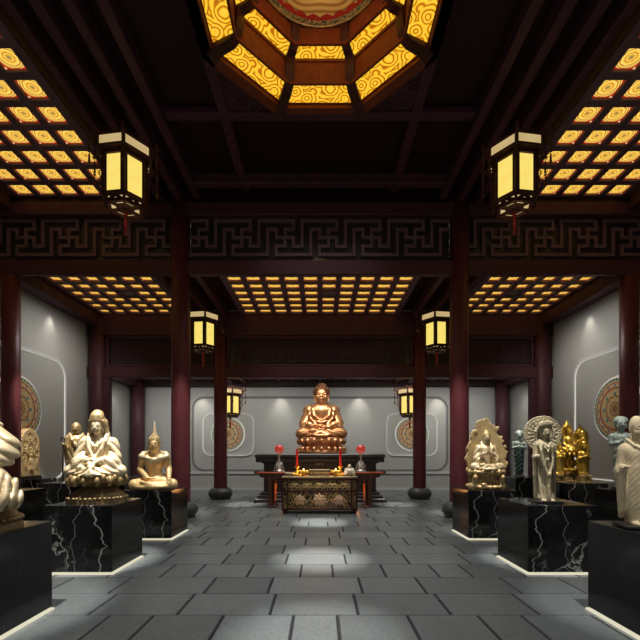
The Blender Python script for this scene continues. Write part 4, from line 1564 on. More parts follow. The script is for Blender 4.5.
# ---------------------------------------------------------------- crowned statue on the lotus throne (left, second pedestal)
def crowned_statue():
    t = thing('bodhisattva_statue', 'white-gold seated statue with a hooded crown and open robe on a brown lotus throne', 'statue', (-3.12, 5.62, .91), R(12))
    t.scale = (.87, .87, .92)
    mb = MB()
    for (r, a, b) in ((.455, 0, .05), (.445, .055, .105), (.40, .105, .125)):
        mb.lathe([(r, a), (r, b)], 8, smooth=False, rot=PI / 8, squash=.85)
    mb.lathe([(.39, .12), (.37, .15), (.29, .21), (.24, .235), (.28, .26), (.33, .28)], 8, smooth=False, rot=PI / 8, squash=.85)
    for k in range(40):
        a = 2 * PI * k / 40
        mb.ball((.43 * cos(a), .365 * sin(a), .08), (.025, .025, .02), 6)
    mb.build('stepped_foot', [M['bronze_brown']], t, label='dull brown carved stepped octagonal foot')
    F = SDF((-.52, -.46, .20), (.52, .46, .50), .0085)
    F.ell((0, 0, .34), (.40, .34, .10), .02)
    lotus(F, .335, .375, .32, 14, 0, .085, .085, 26)
    lotus(F, .375, .36, .30, 14, .5, .080, .075, 20)
    F.build('lotus_cup', M['gold_dull'], t, label='dull gold lotus petals')
    H, z0 = .97, .40
    F = SDF((-.50, -.46, -.05), (.50, .34, 1.02), .0068)
    g = lambda *p: tuple(v * H for v in p)
    seated_legs(F, H, .44)
    F.cap(g(0, .06, .14), g(0, .05, .46), .19 * H, .16 * H, .05 * H)
    F.ell(g(0, .03, .47), g(.20, .14, .14), .06 * H)
    F.cap2(g(.03, .05, .57), g(.19, .05, .53), .075 * H, .08 * H, .05 * H)
    F.cap2(g(.22, .05, .52), g(.27, .0, .29), .085 * H, .085 * H, .04 * H)
    F.cap2(g(.27, -.02, .28), g(.09, -.20, .24), .080 * H, .055 * H, .04 * H)
    # wide sleeves hanging over the knees
    F.ell2(g(.25, -.10, .20), g(.12, .14, .11), .05 * H, rot=(0, 25, -30))
    F.cap2(g(.18, -.16, .24), g(.30, -.10, .12), .05 * H, .08 * H, .04 * H)
    F.cap(g(0, .04, .58), g(0, .02, .68), .075 * H, .07 * H, .03 * H)
    # shawl edges and bare chest with necklace
    for sx in (-1, 1):
        F.chain([g(sx * .13, .05, .66), g(sx * .125, -.09, .54), g(sx * .09, -.14, .42), g(sx * .02, -.18, .30)], [.045 * H, .032 * H, .028 * H, .024 * H], .015 * H)
        F.chain([g(sx * .115, .06, .76), g(sx * .12, .05, .66), g(sx * .15, .04, .60)], [.035 * H, .036 * H, .03 * H], .015 * H)   # veil
    F.chain([g(-.08, -.10, .53), g(-.04, -.13, .485), g(0, -.14, .475), g(.04, -.13, .485), g(.08, -.10, .53)], [.012 * H] * 5, .006 * H)
    for p in ((0, -.145, .455), (0, -.148, .425), (-.035, -.14, .46), (.035, -.14, .46)):
        F.ell(g(*p), [.016 * H] * 3, .005 * H)
    F.chain([g(0, -.19, .30), g(.03, -.27, .20), g(-.02, -.33, .12), g(.03, -.37, .04)], [.03 * H, .03 * H, .035 * H, .045 * H], .02 * H)
    F.chain([g(0, -.19, .30), g(-.05, -.27, .20), g(.0, -.34, .12), g(-.05, -.37, .04)], [.03 * H, .03 * H, .03 * H, .04 * H], .02 * H)
    folds(F, g(-.46, -.42, -.02), g(.46, .0, .20), lambda x, y, z: 24 / H * (np.abs(x) * .7 + z * 1.3 + y * .5), .012 * H)
    folds(F, g(-.42, -.30, .14), g(-.12, .2, .58), lambda x, y, z: 25 / H * (z * .9 - x * .8 + y * .4), .011 * H)
    folds(F, g(.12, -.30, .14), g(.42, .2, .58), lambda x, y, z: 25 / H * (z * .9 + x * .8 + y * .4), .011 * H)
    hand(F, g(.10, -.21, .235), None, g(-.08, -.25, .24), (0, 0, 1), .17 * H, .25, 1)
    hand(F, g(-.10, -.21, .255), None, g(.08, -.26, .27), (0, 0, 1), .17 * H, .25, -1)
    head(F, g(0, -.045, .775), .255 * H, lobes=.2)
    F.build('body', M['gold_white'], t, (0, 0, z0))
    F = SDF((-.24, -.26, .58), (.24, .26, 1.06), .006)
    c = g(0, -.01, .80)
    F.ell((c[0], c[1] + .02 * H, c[2] + .02 * H), g(.135, .14, .15), .02)
    F.chain([g(-.10, -.08, .86), g(0, -.125, .875), g(.10, -.08, .86)], [.022 * H] * 3, .01)
    F.ell(g(0, -.04, .93), g(.105, .10, .075), .03)
    F.ell(g(0, .0, .985), g(.085, .085, .06), .03)
    for x in (-.075, -.04, 0, .04, .075):
        F.ell(g(x, -.125 + abs(x) * .35, .905 - abs(x) * .1), g(.02, .02, .035), .008)
    F.cap2(g(.112, .02, .86), g(.118, .03, .655), .036 * H, .042 * H, .02)
    F.ell(g(0, -.16, .74), g(.105, .14, .125), .01, sub=True)
    F.build('hood_crown', M['gold_champagne'], t, (0, 0, z0), label='duller gold crown and hood')


# ---------------------------------------------------------------- golden seated Buddha with finial (left, third pedestal)
def finial_buddha():
    t = thing('buddha_statue', 'pale golden seated Buddha with a pointed flame finial and a pale shawl form standing in for a highlight', 'statue', (-3.17, 7.66, .918), R(14))
    t.scale = (.87, .90, .96)
    H = 1.13
    F = SDF((-.56, -.46, -.02), (.56, .30, 1.20), .0075)
    g = lambda *p: tuple(v * H for v in p)
    seated_legs(F, H, .41, robe=False)
    F.cap(g(0, .05, .16), g(0, .04, .30), .145 * H, .125 * H, .05 * H)
    F.ell(g(0, .02, .46), g(.185, .125, .15), .06 * H)
    F.ell2(g(.08, -.05, .48), g(.09, .06, .07), .04 * H)
    F.cap2(g(.03, .04, .575), g(.20, .04, .545), .06 * H, .066 * H, .05 * H)
    F.cap2(g(.225, .04, .54), g(.262, .02, .34), .064 * H, .052 * H, .02 * H)
    F.cap(g(-.262, .02, .34), g(-.10, -.20, .20), .055 * H, .042 * H, .02 * H)
    hand(F, g(-.10, -.20, .195), None, g(.10, -.25, .185), (0, 0, -1), .18 * H, .15, 1)
    F.cap(g(.262, .02, .34), g(.285, -.16, .20), .055 * H, .042 * H, .02 * H)
    hand(F, g(.285, -.17, .20), None, g(.285, -.27, .06), (0, -1, .3), .17 * H, .3, 1)
    F.cap(g(0, .03, .58), g(0, .0, .70), .068 * H, .065 * H, .03 * H)
    head(F, g(0, -.03, .79), .265 * H, lobes=.28)
    F.build('body', M['gold_pale'], t)
    F = SDF((-.22, -.24, .74), (.22, .24, 1.40), .0068)
    c = g(0, -.03, .79)
    hair_cap(F, c, .265 * H, uz=.47)
    F.build('hair', M['gold_champagne'], t)
    mb = MB()
    mb.lathe([(.06, 1.04), (.065, 1.07), (.042, 1.11), (.036, 1.15), (.018, 1.25), (.006, 1.335)], 18, c=(0, -.005, 0))
    mb.build('flame_finial', [M['gold_white']], t)
    F = SDF((-.40, -.30, .45), (.40, .30, .80), .0068)  # shawl form in white-gold paints the overexposed shoulders and chest
    for sx in (-1, 1):
        F.chain([g(sx * .09, .08, .645), g(sx * .20, .02, .605), g(sx * .235, -.02, .565)], [.03 * H, .055 * H, .05 * H], .02)
        F.chain([g(sx * .235, -.02, .565), g(sx * .12, -.10, .535), g(0, -.125, .505)], [.05 * H, .042 * H, .036 * H], .03)
    F.chain([g(0, -.125, .505), g(-.045, -.135, .455)], [.036 * H, .024 * H], .03)
    F.ell(g(0, .04, .64), g(.075, .08, .14), .01, sub=True)
    F.build('shawl', M['gold_white'], t, label='white-gold shawl form standing in for the highlight on shoulders and chest')


# ---------------------------------------------------------------- draped statue with a raised knee (left, nearest)
def draped_statue():
    t = thing('seated_statue', 'white-gold draped seated statue with wide sleeves, cut by the left photo edge', 'statue', (-3.22, 3.62, .91), R(4))
    mb = MB()
    for (r, a, b) in ((.45, 0, .06), (.43, .06, .10), (.41, .10, .14), (.39, .14, .19)):
        mb.lathe([(r, a), (r, a + .012), (r - .012, b)], 40, smooth=False, squash=.9)
    for k in range(44):
        a = 2 * PI * k / 44
        mb.ball((.43 * cos(a), .387 * sin(a), .085), (.026, .026, .022), 6)
    mb.build('oval_base', [M['bronze_brown']], t, label='dull brown carved oval base')
    F = SDF((-.62, -.52, -.04), (.62, .40, 1.35), .009)
    F.ell((0, .02, .13), (.36, .28, .17), .05)
    F.cap((0, .06, .15), (0, .05, .58), .22, .19, .06)
    F.ell((0, .03, .60), (.24, .17, .17), .08)
    F.cap((-.22, .05, .70), (.22, .05, .70), .10, .10, .05)
    # crossed legs under the robe
    F.cap2((.12, .0, .14), (.44, -.16, .17), .13, .105, .06)
    F.cap((.42, -.20, .12), (-.05, -.34, .10), .095, .06, .04)
    F.cap((-.42, -.20, .12), (.05, -.31, .08), .095, .06, .04)
    # upper arms and wide hanging sleeves
    F.cap2((.24, .05, .69), (.40, .0, .56), .105, .115, .05)
    F.cap2((.40, -.02, .55), (.16, -.26, .36), .10, .065, .04)
    F.ell2((.40, -.06, .50), (.12, .14, .10), .05, rot=(0, 30, 0))
    F.cap2((.38, -.14, .42), (.47, -.14, .26), .07, .06, .03)
    # robe falling over the knees to the base
    for (a, b, c, r0, r1) in (((.46, -.16, .24), (.50, -.17, .12), (.44, -.20, .0), .075, .05), ((.40, -.27, .20), (.43, -.32, .10), (.38, -.33, .0), .06, .05),
                              ((.26, -.33, .15), (.26, -.38, .07), (.20, -.39, .0), .055, .05), ((.47, -.04, .22), (.50, -.03, .10), (.44, -.02, .0), .07, .05)):
        F.chain([a, b, c], [r0, r0, r1], .025, mirror=True)
    hand(F, (.16, -.27, .35), None, (.02, -.33, .33), (0, 0, 1), .17, .3, 1)
    hand(F, (-.16, -.27, .33), None, (-.02, -.33, .30), (0, 0, 1), .17, .3, -1)
    for sx in (-1, 1):
        F.chain([(sx * .12, .06, .80), (sx * .15, -.12, .64), (sx * .08, -.19, .46), (0, -.22, .32)], [.05, .04, .035, .03], .02)
    folds(F, (-.85, -.80, -.20), (.85, .5, .36), lambda x, y, z: 30 * (np.abs(x) * .9 - z * .35 + y * .9), .020)
    folds(F, (.16, -.60, .24), (.85, .5, .90), lambda x, y, z: 30 * (x * .45 + z * .9 + y * .25), .018)
    folds(F, (-.85, -.60, .24), (-.16, .5, .90), lambda x, y, z: 16 * (-x * .9 + z * .9 - y * .3), .013)
    folds(F, (-.30, -.30, .25), (.30, .0, .74), lambda x, y, z: 20 * (z * .8 + np.abs(x) * 1.1), .012)
    F.cap((0, .04, .74), (0, .01, .88), .085, .08, .03)
    head(F, (0, -.03, 1.0), .27, lobes=.2)
    F.cut_below(.002)
    F.build('body', M['gold_white'], t, (0, 0, .18)).scale = (.88, .94, 1)
    F = SDF((-.24, -.26, .80), (.24, .26, 1.42), .009)
    F.ell((0, .01, 1.06), (.135, .15, .15), .02)
    F.ell((0, .02, 1.22), (.08, .08, .09), .04)
    F.chain([(-.11, -.08, 1.09), (0, -.13, 1.12), (.11, -.08, 1.09)], [.022] * 3, .01)
    F.ell((0, -.13, .96), (.10, .12, .13), .01, sub=True)
    F.build('hair_crown', M['gold_champagne'], t, (0, 0, .18))


# ---------------------------------------------------------------- monk with a staff (left, outer row)
def monk():
    t = thing('monk_statue', 'slim gilt standing monk holding a dark staff, behind the crowned statue', 'statue', (-5.82, 9.55, .91), R(22))
    mb = MB(); mb.lathe([(.20, 0), (.22, .03), (.17, .07), (.21, .12), (.19, .14)], 24)
    mb.build('lotus_base', [M['gold_dull']], t)
    F = SDF((-.34, -.28, -.02), (.34, .26, 1.32), .0095)
    F.cap((0, .02, .05), (0, .03, .85), .15, .165, .05)
    F.ell((0, .03, .02), (.18, .15, .06), .04)
    F.cap2((.04, .02, .95), (.15, .02, .92), .075, .075, .04)
    F.cap2((.17, .02, .90), (.21, .0, .66), .075, .06, .03)
    F.cap((.21, .0, .65), (.06, -.15, .72), .055, .04, .03)
    F.cap((-.21, .0, .65), (-.22, -.14, .74), .055, .04, .03)
    F.cap2((.20, .02, .66), (.20, .03, .34), .07, .035, .05)
    hand(F, (.06, -.15, .72), None, (-.06, -.20, .80), (0, -1, 0), .13, .5, -1)
    hand(F, (-.22, -.14, .75), None, (-.23, -.23, .79), (0, 0, 1), .12, .9, 1)
    F.chain([(-.14, .03, 1.02), (-.06, -.14, .86), (.08, -.16, .66)], [.03, .026, .024], .02)
    F.chain([(.14, .03, 1.02), (.08, -.13, .88), (.0, -.165, .74)], [.03, .024, .02], .02)
    folds(F, (-.26, -.24, .0), (.26, .1, .80), lambda x, y, z: 30 * (x * .8 + .35 * z), .009)
    F.cap((0, .02, .98), (0, .0, 1.06), .06, .055, .03)
    head(F, (0, -.01, 1.16), .27, lobes=.12)
    F.build('body', M['gold_champagne'], t, (0, 0, .13))
    mb = MB()
    mb.tube([(-.235, -.205, .0), (-.235, -.205, .94)], .016, 8)
    mb.tube([(-.235 + .035 * cos(a), -.205, .98 + .05 * sin(a)) for a in [2 * PI * i / 14 for i in range(14)]], .012, 6, closed=True)
    mb.build('staff', [M['black_metal']], t, (0, 0, .02), label='dark thin staff')


# ---------------------------------------------------------------- carved stone stele
def stele():
    t = thing('stone_stele', 'weathered tan stone stele with a broken rounded top and small carved niches', 'stele', (-7.84, 10.77, .91), R(90))
    F = SDF((-.46, -.22, -.02), (.46, .22, 1.36), .011)
    F.box((0, .03, .50), (.38, .10, .50), .04)
    F.disc((0, .03, .90), .38, .10, 'y', .04, .03, sq=1.05)
    for (x, z) in ((-.22, .86), (.20, .92), (-.02, 1.08), (.24, .60), (-.25, .55), (.0, .80)):
        F.ell((x, -.07, z), (.075, .05, .10), .015, sub=True)
        F.ell((x, -.055, z + .035), (.026, .03, .032), .01)
        F.ell((x, -.05, z - .035), (.042, .035, .045), .02)
    F.ell((0, -.06, .40), (.16, .07, .25), .02, sub=True)
    F.cap((0, -.05, .22), (0, -.05, .44), .08, .075, .03)
    F.ell((0, -.06, .56), (.055, .06, .07), .02)
    F.ell2((.22, -.05, .32), (.06, .05, .16), .02)
    rnd = random.Random(5)
    for i in range(26):
        a = rnd.uniform(-.1, PI + .1)
        F.ell((.40 * cos(a), rnd.uniform(-.06, .1), .90 + .42 * sin(a)), [rnd.uniform(.025, .07)] * 3, .02, sub=True)
    for i in range(22):
        F.ell((rnd.uniform(-.36, .36), -.085, rnd.uniform(.05, 1.2)), (rnd.uniform(.01, .05), .02, rnd.uniform(.02, .06)), .01, sub=True)
    o = F.build('slab', M['stele_stone'], t, (0, 0, .05)); o.scale = (.92, .9, 1.0)
    mb = MB(); mb.box(-.34, .34, -.12, .14, 0, .07, 0, .01)
    mb.build('stand', [M['black_metal']], t, label='black stand')


# ---------------------------------------------------------------- nearest right: robed standing stone Buddha
def robed_buddha():
    t = thing('standing_buddha', 'robed standing stone Buddha with scalloped folds, cut by the right photo edge', 'statue', (2.93, 3.70, .915), R(-14))
    F = SDF((-.30, -.26, -.02), (.30, .24, 1.18), .0066)
    F.cap((0, .02, .06), (0, .02, .60), .130, .150, .04)
    F.ell((0, .02, .40), (.175, .13, .42), .05)
    F.ell((0, .0, .74), (.165, .12, .13), .05)
    F.cap2((.03, .03, .835), (.13, .03, .80), .06, .065, .04)
    F.cap2((.165, .03, .78), (.20, .02, .56), .062, .052, .03)
    F.cap2((.20, .02, .55), (.205, -.09, .60), .050, .042, .03)
    # long hanging sleeves
    F.cap2((.20, .02, .58), (.185, .03, .10), .060, .032, .03)
    F.cap2((.205, -.04, .55), (.19, -.02, .16), .040, .026, .03)
    hand(F, (.205, -.09, .60), None, (.20, -.19, .63), (0, 0, 1), .12, .3, 1)
    hand(F, (-.205, -.09, .60), None, (-.20, -.19, .63), (0, 0, 1), .12, .3, -1)
    F.ell2((.06, -.09, .025), (.045, .09, .03), .015)
    F.chain([(-.12, .02, .90), (-.07, -.085, .83), (0, -.115, .795), (.07, -.085, .83), (.12, .02, .90)], [.020, .016, .015, .016, .020], .012)
    folds(F, (-.20, -.22, .06), (.20, .0, .86), lambda x, y, z: 52 * (z + 6 * x * x), .0016)
    folds(F, (-.28, -.2, .04), (-.13, .2, .66), lambda x, y, z: 60 * x + 4 * z, .007)
    folds(F, (.13, -.2, .04), (.28, .2, .66), lambda x, y, z: 60 * x - 4 * z, .007)
    F.cap((0, .02, .86), (0, .0, .95), .060, .056, .02)
    head(F, (0, -.01, 1.01), .235, lobes=.30)
    o = F.build('body', M['sandstone'], t, (0, 0, .015)); o.scale = (.64, .78, .885)
    F = SDF((-.16, -.18, .95), (.16, .18, 1.26), .0062)
    hair_cap(F, (0, -.01, 1.01), .225, ush=False, curls=False)
    F.ell((0, .02, 1.11), (.05, .055, .03), .03)
    o = F.build('hair', M['sandstone'], t, (0, 0, .015)); o.scale = (.64, .78, .885)
    mb = MB(); mb.box(-.15, .15, -.16, .13, 0, .03, 0, .008)
    mb.build('base_plate', [M['black_metal']], t, label='thin black base plate')


# ---------------------------------------------------------------- second right: slender statue with the big round halo
def halo_bodhisattva():
    t = thing('standing_statue', 'slender standing stone statue with a crown and a big round carved halo', 'statue', (3.10, 5.52, .91), R(-6))
    t.scale = (1, 1, .98)
    H = 1.14
    F = SDF((-.26, -.22, -.02), (.26, .20, 1.20), .0068)
    F.cap((0, .02, .03), (0, .02, .55), .135, .105, .04)
    F.ell((0, .02, .04), (.165, .12, .06), .04)
    F.ell((0, .01, .66), (.105, .085, .12), .05)
    F.ell((0, .0, .76), (.125, .09, .09), .05)
    F.cap2((.03, .02, .815), (.11, .02, .785), .05, .052, .03)
    F.cap2((.135, .02, .775), (.155, .01, .60), .045, .040, .02)
    F.cap(( .155, .01, .60), (.11, -.11, .70), .038, .030, .02)
    F.cap((-.155, .01, .60), (-.17, -.12, .62), .038, .032, .02)
    hand(F, (.105, -.12, .71), None, (.09, -.15, .81), (0, -1, 0), .10, .2, 1)
    F.ell((-.175, -.13, .62), (.03, .03, .03), .015)
    # long scarves and girdle
    for sx in (-1, 1):
        F.chain([(sx * .09, .0, .84), (sx * .10, -.085, .70), (sx * .07, -.115, .50), (sx * .015, -.13, .36)], [.026, .022, .02, .02], .012)
        F.chain([(sx * .165, .02, .62), (sx * .165, .0, .36), (sx * .15, .0, .04)], [.034, .030, .030], .02)
    F.chain([(0, -.13, .37), (0, -.135, .20), (0, -.14, .03)], [.024, .02, .026], .012)
    F.ell((0, -.14, .37), (.035, .02, .035), .008)
    F.chain([(-.06, -.075, .80), (0, -.105, .745), (.06, -.075, .80)], [.012] * 3, .006)
    F.chain([(-.075, -.075, .78), (0, -.115, .70), (.075, -.075, .78)], [.010] * 3, .006)
    F.ell((0, -.118, .685), (.018, .014, .022), .006)
    F.ell((0, -.105, .575), (.03, .02, .03), .01)
    folds(F, (-.19, -.20, .02), (.19, .0, .50), lambda x, y, z: 70 * x * (1.25 - z), .007)
    F.ell2((.07, -.12, .012), (.04, .07, .022), .01)
    F.cap((0, .01, .82), (0, .0, .92), .045, .045, .02)
    head(F, (0, -.015, .965), .20, lobes=.2)
    F.build('body', M['greystone'], t, (0, 0, .035)).scale = (.78, .92, 1)
    F = SDF((-.16, -.16, .88), (.16, .14, 1.16), .0056)
    F.ell((0, .02, 1.0), (.082, .085, .095), .01)
    F.ell((0, 0, 1.05), (.080, .078, .075), .02)
    for i in range(9):
        a = R(-160 + 140 * i / 8)
        F.ell((.078 * cos(a), .078 * sin(a), 1.05 + .03 * sin(R(180 * i / 8))), (.018, .015, .045), .008)
    for sx in (-1, 1):
        F.chain([(sx * .09, .0, 1.03), (sx * .12, .0, .97), (sx * .115, .0, .86)], [.013, .016, .014], .01)
    F.ell((0, -.10, .935), (.078, .09, .085), .008, sub=True)
    F.build('crown', M['greystone'], t, (0, 0, .035))
    F = SDF((-.30, -.05, .64), (.30, .10, 1.26), .0066)
    c = (0, .045, .945)
    F.disc(c, .245, .022, 'y', .012)
    for Rr in (.245, .205, .165, .115):
        F.torus((0, .025, .945), Rr, .010, 'y', .006)
    for k in range(40):
        a = 2 * PI * k / 40
        F.ell((.225 * cos(a), .022, .945 + .225 * sin(a)), (.011, .01, .011), .005)
        if k % 2 == 0:
            F.cap((.125 * cos(a), .022, .945 + .125 * sin(a)), (.155 * cos(a), .022, .945 + .155 * sin(a)), .008, .010, .004)
            F.ell((.186 * cos(a), .022, .945 + .186 * sin(a)), (.016, .01, .016), .005)
    F.build('halo', M['greystone'], t, (0, .045, .035), label='big round carved stone halo')
    mb = MB(); mb.box(-.17, .17, -.17, .13, 0, .045, 0, .006)
    mb.build('base_plate', [M['black_metal']], t, label='dark base plate')


# ---------------------------------------------------------------- third right: seated figure in a leaf-shaped backing
def leaf_buddha():
    t = thing('seated_statue', 'pale golden seated figure with joined hands before a jagged leaf-shaped backing', 'statue', (3.18, 7.66, .912), R(-8))
    t.scale = (.90, .92, 1)
    F = SDF((-.46, -.10, .10), (.46, .30, 1.44), .0095)

    def leaf(X, Y, Z):
        w = .39 * np.sqrt(np.clip(1 - ((Z - .62) / .76) ** 2, 0, 1)) * np.clip(1.10 - .36 * np.clip((Z - .62) / .76, 0, 1), 0, 2)
        w = w - .015 + .026 * np.sin(Z * 27 + 1.5 * np.sign(X)) * np.clip((Z - .1) * 3, 0, 1) + .010 * np.sin(Z * 61 + 2 * np.sign(X))
        yy = Y - .16 + .9 * (X ** 2)
        return np.maximum(np.maximum(np.abs(X) - w, np.abs(yy) - .045), np.maximum(Z - 1.355 - .03 * np.sin(40 * X), .12 - Z)) * .8
    F.add(leaf, (-.46, -.05, .1), (.46, .28, 1.4), .01)
    for sx in (-1, 1):
        for (x, z, r) in ((.36, .55, .045), (.37, .76, .05), (.30, .95, .04), (.23, 1.13, .042)):
            F.ell((sx * (x + .02 * sx), .10, z + .03 * sx), (r * 1.3, .03, r * .9), .04, rot=(0, sx * -35, 0))
    F.build('leaf_backing', M['shell_stone'], t)
    F = SDF((-.42, -.40, -.01), (.42, .30, .42), .0095)
    F.ell((0, 0, .05), (.40, .30, .08), .03)
    F.box((0, .03, .20), (.20, .15, .15), .05, .05)
    F.ell((0, -.02, .33), (.36, .27, .065), .04)
    lotus(F, .32, .33, .25, 13, 0, .075, .06, 24)
    rnd = random.Random(8)
    for i in range(30):
        a = rnd.uniform(0, 2 * PI)
        F.ell((.36 * cos(a), .26 * sin(a), rnd.uniform(.01, .10)), [rnd.uniform(.03, .065) for _ in range(3)], .02)
    for sx in (-1, 1):        # little crouching lions beside the waist
        F.cap((sx * .25, -.06, .14), (sx * .27, -.18, .20), .06, .055, .03)
        F.ell((sx * .27, -.22, .23), (.05, .055, .05), .02)
        F.cap((sx * .24, -.20, .16), (sx * .24, -.23, .06), .024, .022, .02)
        F.cap((sx * .30, -.20, .16), (sx * .30, -.23, .06), .024, .022, .02)
    for i in range(10):
        F.ell((rnd.uniform(-.12, .12), -.14, rnd.uniform(.12, .28)), (.035, .04, .03), .015)
    F.cut_below(.002)
    F.build('rock_base', M['gold_champagne'], t)
    H, z0 = .80, .36
    g = lambda *p: tuple(v * H for v in p)
    F = SDF((-.36, -.36, -.04), (.36, .20, .84), .0068)
    seated_legs(F, H, .40)
    F.cap(g(0, .05, .14), g(0, .05, .46), .16 * H, .15 * H, .05 * H)
    F.ell(g(0, .03, .47), g(.18, .13, .14), .06 * H)
    F.cap2(g(.03, .05, .57), g(.18, .05, .53), .065 * H, .07 * H, .05 * H)
    F.cap2(g(.20, .05, .52), g(.26, .0, .30), .07 * H, .065 * H, .04 * H)
    F.cap2(g(.26, -.01, .29), g(.06, -.19, .40), .062 * H, .045 * H, .03 * H)
    F.ell2(g(.24, -.06, .24), g(.08, .10, .10), .05 * H)
    hand(F, g(.045, -.19, .40), None, g(.01, -.22, .58), (1, 0, 0), .17 * H, .05, 1)
    hand(F, g(-.045, -.19, .40), None, g(-.01, -.22, .58), (-1, 0, 0), .17 * H, .05, -1)
    for sx in (-1, 1):
        F.chain([g(sx * .10, .04, .66), g(sx * .13, -.10, .52), g(sx * .08, -.14, .36)], [.034 * H, .028 * H, .024 * H], .015 * H)
    folds(F, g(-.42, -.40, -.02), g(.42, .0, .20), lambda x, y, z: 24 / H * (np.abs(x) * .7 + z * 1.3 + y * .4), .012 * H)
    folds(F, g(-.36, -.25, .16), g(-.12, .2, .58), lambda x, y, z: 28 / H * (z * .9 - x * .8), .010 * H)
    folds(F, g(.12, -.25, .16), g(.36, .2, .58), lambda x, y, z: 28 / H * (z * .9 + x * .8), .010 * H)
    F.cap(g(0, .03, .58), g(0, .0, .70), .065 * H, .062 * H, .03 * H)
    head(F, g(0, -.02, .79), .25 * H, lobes=.28)
    hair = SDF((-.16, -.18, .52), (.16, .18, .90), .0068)
    hair_cap(hair, g(0, -.02, .79), .25 * H, curls=False)
    F.build('body', M['gold_white'], t, (0, 0, z0))
    hair.build('hair', M['gold_champagne'], t, (0, 0, z0))


# ---------------------------------------------------------------- jade half figures on tapering wrapped bodies
def jade_figure(label, loc, rz, mat_top, mat_low, H, group=None):
    t = thing('jade_statue', label, 'statue', loc, rz, group)
    k = H / 1.36
    mb = MB(); mb.lathe([(.15 * k, 0), (.16 * k, .015), (.13 * k, .05)], 24)
    mb.build('base_plate', [M['black_metal']], t)
    F = SDF((-.26, -.22, .02), (.26, .20, .92), .0095)
    F.cap((0, .02, .04), (0, .02, .80), .115, .165, .04)
    folds(F, (-.22, -.22, .02), (.22, .1, .86), lambda x, y, z: 24 * (z - x * .9), .010)
    F.cut_below(.045)
    o = F.build('wrapped_skirt', mat_low, t, label='tapering wrapped skirt with slanting folds'); o.scale = (k * .86, k, k)
    F = SDF((-.28, -.22, .74), (.28, .20, 1.42), .0085)
    F.ell((0, .02, .86), (.165, .12, .10), .03)
    F.ell((0, .0, .97), (.165, .11, .11), .05)
    F.cap2((.03, .02, 1.06), (.15, .02, .99), .055, .06, .04)
    F.cap2((.18, .02, 1.0), (.205, .0, .86), .055, .045, .02)
    F.cap2((.205, .0, .86), (.06, -.12, .88), .042, .034, .02)
    hand(F, (.06, -.12, .88), None, (-.04, -.14, .90), (0, -1, 0), .11, .3, -1)
    hand(F, (-.06, -.12, .90), None, (.04, -.15, .93), (0, -1, 0), .11, .3, 1)
    F.cap((0, .02, 1.05), (0, .0, 1.14), .055, .052, .02)
    head(F, (0, -.01, 1.235), .26, lobes=.12, wx=1.2)
    F.ell((0, .03, 1.275), (.11, .10, .09), .01)
    o = F.build('body', mat_top, t); o.scale = (k * .80, k, k)
    F = SDF((-.14, -.14, 1.2), (.14, .16, 1.42), .007)
    F.ell((0, .02, 1.285), (.122, .112, .098), .01)
    F.ell((0, -.12, 1.20), (.11, .11, .10), .01, sub=True)
    o = F.build('cap', M['jade_pale'], t, label='close-fitting cap, pale jade or painted pale as if lit'); o.scale = (k, k, k)


# ---------------------------------------------------------------- gilt group (right, outer row)
def gilt_attendant(label, loc, rz, scale, kind, group):
    """small standing gilt figure on a square foot; kind: 0 no halo, 1 pointed halo, 2 round halo"""
    t = thing('gilt_attendant', label, 'statue', loc, rz, group)
    mb = MB(); mb.box(-.14, .14, -.13, .13, 0, .14, 0, .01); mb.box(-.155, .155, -.145, .145, 0, .04, 0, .01)
    mb.lathe([(.12, .14), (.15, .17), (.11, .20), (.14, .24)], 16)
    o = mb.build('stand', [M['gold_dull']], t); o.scale = (scale,) * 3
    F = SDF((-.22, -.20, -.02), (.22, .18, .92), .0078)
    F.cap((0, .02, .03), (0, .02, .46), .10, .095, .03)
    F.ell((0, .02, .03), (.14, .11, .05), .03)
    F.ell((0, .01, .55), (.11, .08, .09), .04)
    F.cap2((.03, .02, .62), (.09, .02, .60), .04, .045, .03)
    F.cap2((.115, .02, .58), (.14, .0, .44), .042, .036, .02)
    F.cap2((.14, .0, .44), (.03, -.11, .50), .036, .026, .02)
    hand(F, (.02, -.11, .50), None, (.01, -.13, .60), (1, 0, 0), .09, .1, 1)
    hand(F, (-.02, -.11, .50), None, (-.01, -.13, .60), (-1, 0, 0), .09, .1, -1)
    for sx in (-1, 1):
        F.chain([(sx * .12, .0, .46), (sx * .115, .0, .26), (sx * .12, .0, .04)], [.030, .022, .020], .01)
    folds(F, (-.17, -.18, .02), (.17, .0, .44), lambda x, y, z: 62 * x * (1.2 - z), .007)
    F.cap((0, .01, .62), (0, .0, .69), .036, .036, .02)
    head(F, (0, -.01, .745), .165, lobes=.2)
    o = F.build('body', M['gold' if kind == 0 else 'gold_antique'], t, (0, 0, .23 * scale)); o.scale = (scale,) * 3
    mb = MB()
    mb.lathe([(.068, .77), (.074, .80), (.05, .84), (.06, .87), (.015, .92)], 14)
    o = mb.build('crown', [M['gold']], t, (0, 0, .23 * scale)); o.scale = (scale,) * 3
    if kind:
        F = SDF((-.22, .0, .52), (.22, .12, 1.14), .0078)
        r = .165 if kind == 1 else .185
        F.disc((0, .06, .76), r, .018, 'y', .01, sq=1.15)
        if kind == 1:
            F.cap((0, .06, .86), (0, .06, 1.05), .10, .012, .05)
        F.torus((0, .045, .76), r * .95, .014, 'y', .01, sq=1.15)
        F.torus((0, .045, .76), r * .62, .010, 'y', .01, sq=1.15)
        for i in range(22):
            a = 2 * PI * i / 22
            F.ell((r * 1.02 * cos(a), .05, .76 + r * 1.17 * sin(a)), (.022, .016, .028), .01)
        o = F.build('halo', M['gold_antique'], t, (0, .02, .23 * scale)); o.scale = (scale,) * 3
    return t


